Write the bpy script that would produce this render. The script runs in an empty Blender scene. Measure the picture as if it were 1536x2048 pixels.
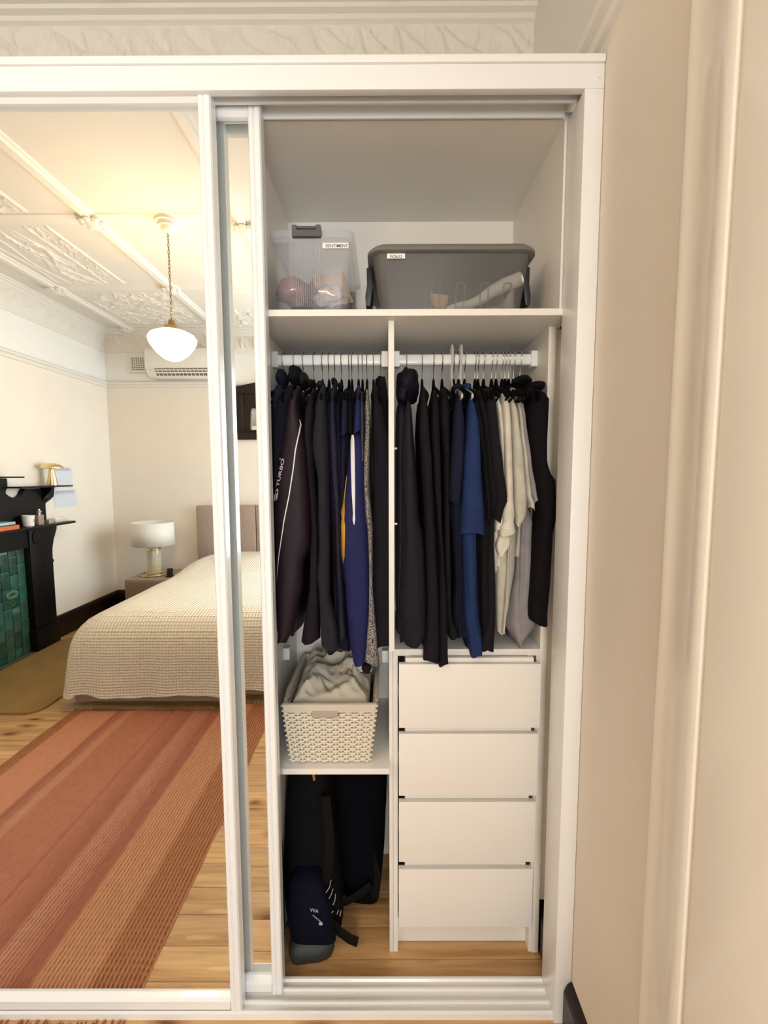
import bpy, bmesh, math, random
from mathutils import Vector, Matrix, noise
random.seed(7)
PI = math.pi
sc = bpy.context.scene
C = bpy.context.scene.collection

# ------------------------------------------------------------------ camera
F_PX, CAM_H, CAM_D = 880.0, 1.5, 1.08
VPX, VPY, ROLL = 770.0, 948.0, 0.003
_v = Vector(((VPX-768)/F_PX, -(VPY-1024)/F_PX, 1.0)).normalized()      # world +y in (right, up, forward)
_u = Vector((-ROLL, 1, 0)); _u = (_u - _v*_u.dot(_v)).normalized()
_x = _u.cross(_v)
if _x.x < 0: _x = -_x
CAM = Vector((0, -CAM_D, CAM_H))
Rt = Vector((_x.x, _v.x, _u.x)); Up = Vector((_x.y, _v.y, _u.y)); Fw = Vector((_x.z, _v.z, _u.z))
cam = bpy.data.objects.new('camera', bpy.data.cameras.new('camera')); C.objects.link(cam)
cam.matrix_world = Matrix(((Rt.x, Up.x, -Fw.x, CAM.x), (Rt.y, Up.y, -Fw.y, CAM.y), (Rt.z, Up.z, -Fw.z, CAM.z), (0, 0, 0, 1)))
cam.data.sensor_fit = 'VERTICAL'; cam.data.sensor_height = 36.0
cam.data.lens = F_PX*36.0/2048.0
cam.data.clip_start = 0.02
sc.camera = cam

def ray(px, py):
    c = Vector(((px-768)/F_PX, -(py-1024)/F_PX, 1.0))
    return Vector((c.dot(_x), c.dot(_v), c.dot(_u)))
def onY(px, py, y):
    r = ray(px, py); return CAM + r*((y-CAM.y)/r.y)
def onX(px, py, x):
    r = ray(px, py); return CAM + r*((x-CAM.x)/r.x)
def onZ(px, py, z):
    r = ray(px, py); return CAM + r*((z-CAM.z)/r.z)

# ------------------------------------------------------------------ world, lights, exposure
w = bpy.data.worlds.new('world'); sc.world = w; w.use_nodes = True
w.node_tree.nodes['Background'].inputs[0].default_value = (0.75, 0.87, 1.0, 1)
w.node_tree.nodes['Background'].inputs[1].default_value = 2.0
def area(name, loc, rot, sx, sy, power, col):
    l = bpy.data.lights.new(name, 'AREA'); l.shape = 'RECTANGLE'; l.size = sx; l.size_y = sy
    l.energy = power; l.color = col
    o = bpy.data.objects.new(name, l); C.objects.link(o); o.location = loc; o.rotation_euler = rot
    return o
area('window_daylight', (0.70, -2.75, 1.58), (0, PI/2, 0), 1.6, 1.55, 32, (0.76, 0.88, 1.0))
area('back_fill_light', (0.03, -3.93, 1.62), (PI/2, 0, 0), .72, 1.5, 30, (1.0, 0.95, 0.87))  # fill light added to brighten the wardrobe front and interior
LAMP_POWER = 14.0
sc.view_settings.view_transform = 'Standard'
sc.view_settings.look = 'None'
sc.view_settings.gamma = 1.0
sc.view_settings.use_curve_mapping = False
sc.view_settings.exposure = 0.95

# ------------------------------------------------------------------ materials
MATS = {}
def mat(name, col, rough=0.6, metal=0.0, bump=0.0, bscale=200.0, var=0.0, vscale=4.0, sheen=0.0, alpha=1.0, spec=0.5, coat=0.0, emit=None, estr=0.0, trans=0.0):
    if name in MATS: return MATS[name]
    m = bpy.data.materials.new(name); m.use_nodes = True
    nt = m.node_tree; b = nt.nodes['Principled BSDF']
    b.inputs['Base Color'].default_value = (*col, 1)
    b.inputs['Roughness'].default_value = rough
    b.inputs['Metallic'].default_value = metal
    b.inputs['Alpha'].default_value = alpha
    b.inputs['Specular IOR Level'].default_value = spec
    b.inputs['Coat Weight'].default_value = coat
    b.inputs['Sheen Weight'].default_value = sheen
    b.inputs['Transmission Weight'].default_value = trans
    if emit:
        b.inputs['Emission Color'].default_value = (*emit, 1); b.inputs['Emission Strength'].default_value = estr
    tc = nt.nodes.new('ShaderNodeTexCoord')
    if var > 0:
        n = nt.nodes.new('ShaderNodeTexNoise'); n.inputs['Scale'].default_value = vscale; n.inputs['Detail'].default_value = 5
        nt.links.new(tc.outputs['Object'], n.inputs['Vector'])
        r = nt.nodes.new('ShaderNodeValToRGB')
        r.color_ramp.elements[0].color = (*[max(0, c*(1-var)) for c in col], 1); r.color_ramp.elements[0].position = .3
        r.color_ramp.elements[1].color = (*[min(1, c*(1+var)) for c in col], 1); r.color_ramp.elements[1].position = .7
        nt.links.new(n.outputs['Fac'], r.inputs['Fac']); nt.links.new(r.outputs['Color'], b.inputs['Base Color'])
    if bump > 0:
        n2 = nt.nodes.new('ShaderNodeTexNoise'); n2.inputs['Scale'].default_value = bscale; n2.inputs['Detail'].default_value = 3
        nt.links.new(tc.outputs['Object'], n2.inputs['Vector'])
        bp = nt.nodes.new('ShaderNodeBump'); bp.inputs['Strength'].default_value = bump; bp.inputs['Distance'].default_value = .004
        nt.links.new(n2.outputs['Fac'], bp.inputs['Height']); nt.links.new(bp.outputs['Normal'], b.inputs['Normal'])
    MATS[name] = m
    return m
def nodes(m): return m.node_tree.nodes, m.node_tree.links, m.node_tree.nodes['Principled BSDF']
def mix_transparent(m, fac):
    """see-through plastic / thin glass: the surface shader over a transparent one"""
    n, l, b = nodes(m)
    t = n.new('ShaderNodeBsdfTransparent'); x = n.new('ShaderNodeMixShader'); x.inputs[0].default_value = fac
    out = [q for q in n if q.type == 'OUTPUT_MATERIAL'][0]
    l.new(b.outputs[0], x.inputs[1]); l.new(t.outputs[0], x.inputs[2]); l.new(x.outputs[0], out.inputs[0])
    return m

M_wall = mat('wall_cream', (.83, .765, .67), .75, bump=.08, bscale=60, var=.02)
M_wallup = mat('wall_white', (.84, .83, .79), .75, bump=.08, bscale=60)
M_ceil = mat('ceiling_white', (.72, .685, .62), .8, bump=.05, bscale=60)
M_plaster = mat('plaster_white', (.76, .725, .66), .7, bump=.1, bscale=80)
M_gloss = mat('gloss_trim', (.86, .815, .73), .28, bump=.06, bscale=25, coat=.3)
M_mela = mat('melamine_white', (.84, .815, .765), .42)
M_frame = mat('white_frame', (.86, .87, .87), .32, coat=.2)
M_alu = mat('satin_white_aluminium', (.86, .88, .89), .25, coat=.3)
M_mirror = mat('mirror', (.90, .925, .905), .0, metal=1.0)
M_darkwood = mat('dark_stained_wood', (.010, .0045, .0035), .35, bump=.1, bscale=40, spec=.35)
M_black = mat('black_gloss_paint', (.0015, .0015, .0022), .4, spec=.25)
M_steel = mat('steel', (.75, .75, .74), .2, metal=1.0)
M_gold = mat('brushed_gold', (.78, .62, .32), .28, metal=1.0)
M_brass = mat('old_brass', (.35, .27, .15), .35, metal=1.0)
M_hang = mat('black_velvet', (.003, .003, .004), .95, spec=.1)
M_label = mat('white_label', (.86, .86, .85), .5)
M_ink = mat('black_ink', (.02, .02, .02), .6)
M_dark = mat('dark_void', (.01, .009, .008), .9)

# pine boards
def wood_mat():
    m = mat('pine_boards', (.62, .37, .16), .5, coat=.06)
    n, l, b = nodes(m)
    tc = n.new('ShaderNodeTexCoord'); oi = n.new('ShaderNodeObjectInfo')
    ad = n.new('ShaderNodeVectorMath'); ad.operation = 'ADD'
    cx = n.new('ShaderNodeCombineXYZ'); mu = n.new('ShaderNodeMath'); mu.operation = 'MULTIPLY'; mu.inputs[1].default_value = 37.0
    l.new(oi.outputs['Random'], mu.inputs[0]); l.new(mu.outputs[0], cx.inputs['X']); l.new(mu.outputs[0], cx.inputs['Z'])
    l.new(tc.outputs['Object'], ad.inputs[0]); l.new(cx.outputs[0], ad.inputs[1])
    mp = n.new('ShaderNodeMapping'); mp.inputs['Scale'].default_value = (1.6, 22, 6); l.new(ad.outputs[0], mp.inputs['Vector'])
    g = n.new('ShaderNodeTexNoise'); g.inputs['Scale'].default_value = 1.6; g.inputs['Detail'].default_value = 7; g.inputs['Distortion'].default_value = .8
    l.new(mp.outputs[0], g.inputs['Vector'])
    r = n.new('ShaderNodeValToRGB'); e = r.color_ramp.elements
    e[0].position = .32; e[0].color = (.42, .225, .085, 1); e[1].position = .70; e[1].color = (.70, .44, .205, 1)
    l.new(g.outputs['Fac'], r.inputs['Fac'])
    # per board tone
    hs = n.new('ShaderNodeHueSaturation'); mr = n.new('ShaderNodeMapRange'); mr.inputs['To Min'].default_value = .86; mr.inputs['To Max'].default_value = 1.12
    l.new(oi.outputs['Random'], mr.inputs['Value']); l.new(mr.outputs[0], hs.inputs['Value']); l.new(r.outputs['Color'], hs.inputs['Color'])
    # knots
    mk_ = n.new('ShaderNodeMapping'); mk_.inputs['Scale'].default_value = (2.3, 5.5, 1.0); l.new(ad.outputs[0], mk_.inputs['Vector'])
    nd = n.new('ShaderNodeTexNoise'); nd.inputs['Scale'].default_value = 3; l.new(mk_.outputs[0], nd.inputs['Vector'])
    mxv = n.new('ShaderNodeMixRGB'); mxv.inputs[0].default_value = .12; l.new(mk_.outputs[0], mxv.inputs[1]); l.new(nd.outputs['Color'], mxv.inputs[2])
    vo = n.new('ShaderNodeTexVoronoi'); vo.voronoi_dimensions = '2D'; vo.inputs['Scale'].default_value = 1.0; vo.inputs['Randomness'].default_value = 1.0
    l.new(mxv.outputs[0], vo.inputs['Vector'])
    rk = n.new('ShaderNodeValToRGB'); e = rk.color_ramp.elements
    e[0].position = .02; e[0].color = (.30, .16, .08, 1); e[1].position = .16; e[1].color = (1, 1, 1, 1)
    k = rk.color_ramp.elements.new(.07); k.color = (.66, .52, .40, 1)
    l.new(vo.outputs['Distance'], rk.inputs['Fac'])
    ml = n.new('ShaderNodeMixRGB'); ml.blend_type = 'MULTIPLY'; ml.inputs[0].default_value = 1
    l.new(hs.outputs['Color'], ml.inputs[1]); l.new(rk.outputs['Color'], ml.inputs[2]); l.new(ml.outputs[0], b.inputs['Base Color'])
    bp = n.new('ShaderNodeBump'); bp.inputs['Strength'].default_value = .08; bp.inputs['Distance'].default_value = .003
    l.new(g.outputs['Fac'], bp.inputs['Height']); l.new(bp.outputs['Normal'], b.inputs['Normal'])
    return m
M_wood = wood_mat()

# ------------------------------------------------------------------ mesh helpers
class MB:
    def __init__(s): s.v = []; s.f = []
    def box(s, a, b):
        x0, y0, z0 = a; x1, y1, z1 = b; k = len(s.v)
        s.v += [(x0,y0,z0),(x1,y0,z0),(x1,y1,z0),(x0,y1,z0),(x0,y0,z1),(x1,y0,z1),(x1,y1,z1),(x0,y1,z1)]
        s.f += [tuple(k+i for i in q) for q in ((0,3,2,1),(4,5,6,7),(0,1,5,4),(1,2,6,5),(2,3,7,6),(3,0,4,7))]
        return s
    def rings(s, rr, closed=True, caps=True):
        k = len(s.v); n = len(rr[0])
        for r in rr: s.v += [tuple(p) for p in r]
        m = n if closed else n-1
        for i in range(len(rr)-1):
            for j in range(m):
                a = k+i*n+j; b = k+i*n+(j+1) % n
                s.f.append((a, b, b+n, a+n))
        if caps and closed:
            s.f.append(tuple(k+j for j in range(n-1, -1, -1))); s.f.append(tuple(k+(len(rr)-1)*n+j for j in range(n)))
        return s
    def prism(s, poly, axis, a, b):
        """poly: 2D outline, extruded along axis between a and b"""
        def P(p, t):
            return {'x': (t, p[0], p[1]), 'y': (p[0], t, p[1]), 'z': (p[0], p[1], t)}[axis]
        return s.rings([[P(p, a) for p in poly], [P(p, b) for p in poly]])
    def tube(s, pts, r, n=8, ry=None, caps=True):
        pts = [Vector(p) for p in pts]; rr = []
        up = Vector((0, 0, 1))
        t0 = (pts[1]-pts[0]).normalized()
        if abs(t0.dot(up)) > .9: up = Vector((1, 0, 0))
        for i, p in enumerate(pts):
            t = (pts[min(i+1, len(pts)-1)]-pts[max(i-1, 0)]).normalized()
            a = t.cross(up)
            if a.length < 1e-5: a = t.cross(Vector((0, 1, 0)))
            a.normalize(); b = a.cross(t).normalized(); up = b
            q = r(i/(len(pts)-1)) if callable(r) else r
            q2 = q if ry is None else ry
            rr.append([p + a*math.cos(2*PI*j/n)*q + b*math.sin(2*PI*j/n)*q2 for j in range(n)])
        return s.rings(rr, True, caps)
    def lathe(s, prof, c=(0, 0, 0), n=24, sx=1, sy=1, caps=True):
        rr = [[(c[0]+max(r, 1e-4)*math.cos(2*PI*j/n)*sx, c[1]+max(r, 1e-4)*math.sin(2*PI*j/n)*sy, c[2]+z) for j in range(n)] for r, z in prof]
        return s.rings(rr, True, caps)
    def grid(s, fn, nu, nv):
        k = len(s.v)
        for i in range(nu+1):
            for j in range(nv+1): s.v.append(tuple(fn(i/nu, j/nv)))
        for i in range(nu):
            for j in range(nv):
                a = k+i*(nv+1)+j; s.f.append((a, a+1, a+nv+2, a+nv+1))
        return s
def mesh_obj(name, mb, m, parent=None, origin=(0, 0, 0), smooth=False, bevel=0, angle=35, solid=0, uv=None, fix=True):
    me = bpy.data.meshes.new(name)
    ox, oy, oz = origin
    me.from_pydata([(x-ox, y-oy, z-oz) for x, y, z in mb.v], [], mb.f)
    if fix or bevel:
        bm = bmesh.new(); bm.from_mesh(me)
        if fix: bmesh.ops.recalc_face_normals(bm, faces=bm.faces)
        if bevel:
            ed = [e for e in bm.edges if len(e.link_faces) == 2 and e.calc_face_angle(0) > .6]
            bmesh.ops.bevel(bm, geom=ed, offset=bevel, segments=2, affect='EDGES', profile=.6, clamp_overlap=True)
        bm.to_mesh(me); bm.free()
    me.materials.append(m)
    if smooth or bevel:
        me.polygons.foreach_set('use_smooth', [True]*len(me.polygons))
        me.set_sharp_from_angle(angle=math.radians(angle))
    me.update()
    o = bpy.data.objects.new(name, me); C.objects.link(o)
    if parent is not None: o.parent = parent
    if solid:
        md = o.modifiers.new('solidify', 'SOLIDIFY'); md.thickness = solid; md.offset = 0
    return o
def tag(o, label, cat, group=None):
    o['label'] = label; o['category'] = cat
    if group: o['group'] = group
    return o
def struct(o):
    o['kind'] = 'structure'; return o
class Thing:
    """an Empty at the thing's base; parts are given in world coordinates"""
    def __init__(s, name, loc, label=None, cat=None, group=None):
        s.o = bpy.data.objects.new(name, None); C.objects.link(s.o); s.loc = tuple(loc); s.o.location = s.loc
        s.o.empty_display_size = .05
        if label: tag(s.o, label, cat, group)
    def part(s, name, mb, m, parent=None, **k):
        return mesh_obj(name, mb, m, parent or s.o, s.loc, **k)
def single(name, mb, m, loc, label, cat, group=None, **k):
    o = mesh_obj(name, mb, m, None, loc, **k); o.location = loc; return tag(o, label, cat, group)
def rrect(x0, y0, x1, y1, r, n=4):
    out = []
    for cx, cy, a in ((x1-r, y1-r, 0), (x0+r, y1-r, 1), (x0+r, y0+r, 2), (x1-r, y0+r, 3)):
        for i in range(n+1):
            t = (a+i/n)*PI/2; out.append((cx+r*math.cos(t), cy+r*math.sin(t)))
    return out
def text_mesh(body, size, font_bold=False, offset=0.0, depth=0.0):
    """2D vertices and faces of a line of lettering, origin at its baseline start"""
    cu = bpy.data.curves.new('lettering', 'FONT'); cu.body = body; cu.size = size; cu.offset = offset; cu.resolution_u = 3
    o = bpy.data.objects.new('lettering', cu); C.objects.link(o)
    dg = bpy.context.evaluated_depsgraph_get(); me = bpy.data.meshes.new_from_object(o.evaluated_get(dg))
    vs = [tuple(v.co) for v in me.vertices]; fs = [tuple(p.vertices) for p in me.polygons]
    bpy.data.objects.remove(o); bpy.data.curves.remove(cu); bpy.data.meshes.remove(me)
    return vs, fs

MIR = 0.03                                # plane of the front mirror
def RY(yv): return 2*MIR - yv             # depth seen in the mirror -> depth in the room
# room limits
XL, XR, YB, YF, ZC = -3.03, 0.502, RY(3.80), 0.56, 3.05

# ================================================================== STRUCTURE
# floor: slab and pine boards running across the room
fl = struct(mesh_obj('floor', MB().box((XL-.1, YB-.1, -.12), (XR+.1, YF+.1, -.021)), M_dark))
bw = .1; y = YB; i = 0
while y < YF:
    y1 = min(y+bw, YF)
    cut = XL + (XR-XL)*random.choice((.22, .37, .55, .61, .5, .3))
    for a, b in ((XL, cut-.0006), (cut+.0006, XR)):
        mesh_obj('floor_board', MB().box((a, y+.0007, -.02), (b, y1-.0007, 0)), M_wood, fl, bevel=.0012)
    y = y1; i += 1
# walls: lower cream, above the picture rail white
RZ = 2.47
def wallbox(name, a, b, holes=None):
    mb = MB()
    mb.box((a[0], a[1], 0), (b[0], b[1], RZ)); o = struct(mesh_obj(name, mb, M_wall))
    mesh_obj('upper_wall', MB().box((a[0], a[1], RZ), (b[0], b[1], ZC)), M_wallup, o)
    return o
wallbox('wall_left', (XL-.1, YB-.1), (XL, YF+.1))
VX0, VX1, VZ0, VZ1 = -.36, .42, .80, 2.38        # opening in the back wall for the added, unseen window
mb = MB(); mb.box((XL, YB-.1, 0), (VX0, YB, RZ)); mb.box((VX1, YB-.1, 0), (XR, YB, RZ)); mb.box((VX0, YB-.1, 0), (VX1, YB, VZ0)); mb.box((VX0, YB-.1, VZ1), (VX1, YB, RZ))
wb_ = struct(mesh_obj('wall_back', mb, M_wall, fix=False)); mesh_obj('upper_wall', MB().box((XL, YB-.1, RZ), (XR, YB, ZC)), M_wallup, wb_)
wallbox('wall_front', (XL, YF), (XR, YF+.1))
# right wall with a door opening and a window opening
DY0, DY1, DZ = -1.50, -.615, 2.5          # door opening
WY0, WY1, WZ0, WZ1 = -3.55, -1.95, .75, 2.40
mb = MB()
mb.box((XR, DY1, 0), (XR+.12, YF+.1, RZ)); mb.box((XR, WY1, 0), (XR+.12, DY0, RZ)); mb.box((XR, YB-.1, 0), (XR+.12, WY0, RZ))
mb.box((XR, WY0, 0), (XR+.12, WY1, WZ0)); mb.box((XR, WY0, WZ1), (XR+.12, WY1, RZ))
wr = struct(mesh_obj('wall_right', mb, M_wall, fix=False))
mb = MB(); mb.box((XR, DY1, RZ), (XR+.12, YF+.1, ZC)); mb.box((XR, DY0, DZ), (XR+.12, DY1, ZC)); mb.box((XR, YB-.1, RZ), (XR+.12, DY0, ZC))
mesh_obj('upper_wall', mb, M_wallup, wr, fix=False)
# ceiling
ce = struct(mesh_obj('ceiling', MB().box((XL-.1, YB-.1, ZC), (XR+.1, YF+.1, ZC+.1)), M_ceil))
# ceiling battens with bosses, cross strips
BX = [-2.72, -1.77, -.87, .03]; BY = [RY(v) for v in (.74, 1.73, 2.71, 3.72)]
def batten_profile(x):
    return [(x-.045, ZC), (x-.04, ZC-.010), (x-.028, ZC-.012), (x-.022, ZC-.026), (x+.022, ZC-.026), (x+.028, ZC-.012), (x+.04, ZC-.010), (x+.045, ZC)]
for x in BX:
    mesh_obj('ceiling_batten', MB().prism(batten_profile(x), 'y', BY[3], YF-.12), M_plaster, ce)
for yb in BY:
    prof = [(yb-.06, ZC), (yb-.05, ZC-.006), (yb+.05, ZC-.006), (yb+.06, ZC)]
    mesh_obj('ceiling_cross_strip', MB().prism(prof, 'x', BX[0], BX[-1]), M_plaster, ce)
boss_me = None
for x in BX:
    for yb in BY:
        if boss_me is None:
            mb = MB(); mb.lathe([(.075, 0), (.07, -.018), (.05, -.03), (.052, -.038), (.03, -.05), (.0, -.056)], n=20)
            for k in range(8):
                a = k*PI/4; mb.lathe([(.004, -.015), (.02, -.02), (.024, -.032), (.012, -.042), (0, -.044)], (.055*math.cos(a), .055*math.sin(a), 0), 8)
            o = mesh_obj('ceiling_boss', mb, M_plaster, ce, smooth=True); boss_me = o.data
        else:
            o = bpy.data.objects.new('ceiling_boss', boss_me); C.objects.link(o); o.parent = ce
        o.location = (x, yb, ZC)
# raised plaster ornament between the battens
def ridge(x, y, s, seed):
    a = noise.noise((x*s, y*s, seed)); b = noise.noise((x*s*1.9+7, y*s*1.9, seed+3))
    return max(0, 1-abs(a)*6.5)*.75 + max(0, 1-abs(b)*6)*.5
def ornament(name, x0, x1, y0, y1, fn, nu, nv):
    def P(u, v):
        x = x0+(x1-x0)*u; yy = y0+(y1-y0)*v
        h = 0 if (u in (0, 1) or v in (0, 1)) else fn(x, yy, u, v)
        return (x, yy, ZC+.0015-h)
    return mesh_obj(name, MB().grid(P, nu, nv), M_plaster, ce, smooth=True, angle=80)
def g(x, c, s): return math.exp(-((x-c)/s)**2)
def strip_pat(x, yy, u, v):
    e = min(1, v/.06, (1-v)/.06)
    h = .014*(g(x, -2.11, .009)+g(x, -2.25, .009))*e
    if -2.24 < x < -2.12: h += .010*ridge(x, yy*.6, 26, 2.0)*e
    wv = .02*math.sin(yy*9)
    h += .010*(g(x, -2.565+wv, .009)+g(x, -2.63-wv*.6, .008))*e
    env = max(0, 1-((x+2.40)/.13)**2)*max(0, 1-((v-.45)/.5)**2)
    h += .018*ridge(x, yy*.45, 9, 5.0)*min(1, env*2.2)
    return h
def corner_pat(x, yy, u, v):
    env = max(0, 1-((u-.5)/.46)**4)*max(0, 1-((v-.5)/.46)**4)
    return .017*ridge(x*.7, yy, 11, 9.0)*min(1, env*3)
ornament('ceiling_ornament', -2.68, -2.05, BY[1]+.05, BY[0]-.05, strip_pat, 90, 110)
ornament('ceiling_ornament', -2.68, -2.05, BY[2]+.05, BY[1]-.05, strip_pat, 100, 130)
ornament('ceiling_ornament', -2.66, -1.83, BY[3]+.06, BY[2]-.06, corner_pat, 120, 120)
ornament('ceiling_ornament', -1.71, -.93, BY[3]+.10, BY[2]-.40, corner_pat, 110, 90)
# cornice with leaf frieze, mitred round the room
CP = [(.0, .235), (.012, .235), (.016, .215), (.022, .21), (.026, .195), (.034, .052), (.046, .046), (.048, .032), (.064, .026), (.066, .014), (.082, .010), (.084, 0)]
def cornice(idx, side):
    mb = MB(); n = len(CP); L = 260
    def P(u, k):
        d, h = CP[k]
        leaf = 0
        if side in 'fb':
            x = XL+d+(XR-XL-d)*u; y = (YF-d) if side == 'f' else (YB+d); return Vector((x, y, ZC-h))
        y = YB+d+(YF-YB-2*d)*u; x = XL+d if side == 'l' else XR-d
        return Vector((x, y, ZC-h))
    rr = [[P(u, k) for k in range(n)] for u in (0, 1)]
    mb.rings(rr, closed=False)
    o = struct(mesh_obj('trim_%d' % idx, mb, M_plaster))
    # frieze of leaves on the flat band
    nrm = {'f': Vector((0, -1, 0)), 'b': Vector((0, 1, 0)), 'l': Vector((1, 0, 0)), 'r': Vector((-1, 0, 0))}[side]
    nu = 900 if side in 'fb' else 500
    def Q(u, v):
        a = P(u, 4); b = P(u, 5); p = a.lerp(b, v)
        s = (p.x if side in 'fb' else p.y)
        t = abs(math.sin(s*19+2.2*v+.8*math.sin(s*8)))
        e = max(0, 1-((v-.5)/.48)**4)
        h = .014*e*(max(0, 1-abs(t-.55-.3*math.sin(v*5+s*3))*3.2) + .45*ridge(s, v*.12, 22, 4.0))
        return p + nrm*(h+.0005)
    mesh_obj('frieze', MB().grid(Q, nu, 16), M_plaster, o, smooth=True, angle=80)
for i, s_ in enumerate('fbl'): cornice(i+1, s_)
# picture rail
PR = [(0, -.05), (.012, -.045), (.014, -.02), (.03, -.012), (.034, .004), (.026, .016), (.010, .022), (0, .024)]
def rail(idx, side, a, b):
    mb = MB()
    def P(t, d, h):
        return {'b': (t, YB+d, RZ+.02+h), 'l': (XL+d, t, RZ+.02+h), 'r': (XR-d, t, RZ+.055+h)}[side]
    mb.rings([[P(a, d, h) for d, h in PR], [P(b, d, h) for d, h in PR]])
    struct(mesh_obj('trim_%d' % idx, mb, M_plaster if side != 'r' else M_wallup))
rail(5, 'b', XL, XR); rail(6, 'l', YB, YF); rail(7, 'r', -.12, YF); rail(8, 'r', YB, WY0-.1)
# dark skirting boards
SK = [(0, 0), (.022, 0), (.022, .135), (.018, .15), (.012, .165), (.006, .172), (0, .175)]
def skirt(side, a, b, k=1.17):
    mb = MB()
    def P(t, d, h): return {'back': (t, YB+d, h*k), 'left': (XL+d, t, h*k), 'right': (XR-d, t, h*k*.86)}[side]
    mb.rings([[P(a, d, h) for d, h in SK], [P(b, d, h) for d, h in SK]])
    return mb
struct(mesh_obj('baseboard_back', skirt('back', XL, XR), M_darkwood))
struct(mesh_obj('baseboard_left', skirt('left', YB, RY(2.84)), M_darkwood))
mb = skirt('right', -.30, -.003, .86); mb2 = skirt('right', .1, YF, .98); k = len(mb.v); mb.v += mb2.v; mb.f += [tuple(k+i for i in f) for f in mb2.f]
mb3 = skirt('right', YB, DY0-.301); k = len(mb.v); mb.v += mb3.v; mb.f += [tuple(k+i for i in f) for f in mb3.f]
struct(mesh_obj('baseboard_right', mb, M_darkwood))
# door with moulded architrave on the right wall
d1 = struct(mesh_obj('door_1', MB().box((XR+.05, DY0+.02, .01), (XR+.09, DY1-.02, 2.05)), M_gloss, bevel=.003))
for z0, z1 in ((.2, .85), (1.0, 1.95)):
    for y0, y1 in ((DY0+.12, (DY0+DY1)/2-.05), ((DY0+DY1)/2+.05, DY1-.12)):
        mesh_obj('door_panel', MB().box((XR+.04, y0, z0), (XR+.052, y1, z1)), M_gloss, d1, bevel=.004)
mesh_obj('transom', MB().box((XR+.02, DY0, 2.05), (XR+.1, DY1, 2.12)), M_gloss, d1)
mesh_obj('transom_light', MB().box((XR+.05, DY0+.04, 2.12), (XR+.08, DY1-.04, DZ)), M_gloss, d1)
dh = mesh_obj('door_handle', MB().lathe([(.008, 0), (.008, .03), (.02, .035), (.026, .05), (.02, .065), (0, .068)], n=14), M_brass, d1, smooth=True)
dh.location = (XR+.052, DY0+.09, 1.0); dh.rotation_euler = (0, -PI/2, 0)
mb = MB(); 
for a, b in ((DY0, DY0+.02), (DY1-.02, DY1)): mb.box((XR, a, 0), (XR+.12, b, DZ))
mesh_obj('jamb', mb, M_gloss, d1)
# architrave profile: distance along the wall from its outer edge, projection from the wall
AP = [(0, 0), (0, .012), (.005, .019), (.014, .021), (.022, .017), (.028, .013), (.046, .013), (.068, .019), (.09, .030), (.108, .036), (.122, .037), (.129, .034), (.130, .026), (.136, .025), (.141, .026), (.142, .031), (.29, .032), (.298, .028), (.30, 0)]
AO = -.315                                # outer edge of the architrave
def archi(sign, y0):
    mb = MB()
    mb.rings([[(XR-p, y0-sign*d, z) for d, p in AP] for z in (.43, DZ+.18)])
    # plinth block with splayed top
    q = [[(XR-p, y0-sign*d, z) for d, p in ((.012, 0), (.012, t), (.30, t), (.30, 0))] for z, t in ((0, .045), (.36, .045), (.43, .022))]
    m2 = MB().rings(q)
    return mb, m2
a1, a2 = archi(1, AO); o = mesh_obj('architrave', a1, M_gloss, d1, smooth=True, angle=50); mesh_obj('plinth_block', a2, M_gloss, d1, bevel=.003)
a1, a2 = archi(-1, DY0-.30); mesh_obj('architrave', a1, M_gloss, d1, smooth=True, angle=50); mesh_obj('plinth_block', a2, M_gloss, d1, bevel=.003)
mesh_obj('architrave', MB().box((XR-.036, DY0-.29, DZ), (XR, AO-.01, DZ+.18)), M_gloss, d1, bevel=.004)
# window in the right wall (where the daylight comes from)
win = struct(mesh_obj('window_1', MB().box((XR-.02, WY0-.08, WZ0-.05), (XR+.16, WY1+.08, WZ0)), M_gloss, bevel=.003))
for a, b in (((XR-.015, WY0-.1, WZ0), (XR+.0, WY0, WZ1+.1)), ((XR-.015, WY1, WZ0), (XR+.0, WY1+.1, WZ1+.1)), ((XR-.015, WY0, WZ1), (XR+.0, WY1, WZ1+.1))):
    mesh_obj('window_casing', MB().box(a, b), M_gloss, win, bevel=.003)
zm = (WZ0+WZ1)/2
for z0, z1, x in ((WZ0, zm+.02, XR+.05), (zm-.02, WZ1, XR+.085)):
    mb = MB(); mb.box((x, WY0, z0), (x+.03, WY0+.045, z1)); mb.box((x, WY1-.045, z0), (x+.03, WY1, z1)); mb.box((x, WY0, z0), (x+.03, WY1, z0+.045)); mb.box((x, WY0, z1-.045), (x+.03, WY1, z1))
    mesh_obj('sash', mb, M_gloss, win, fix=False)
    gl = mix_transparent(mat('window_glass', (.9, .95, .95), .02), .93) if 'window_glass' not in MATS else MATS['window_glass']
    mesh_obj('pane', MB().box((x+.012, WY0+.045, z0+.045), (x+.016, WY1-.045, z1-.045)), gl, win)

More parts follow.
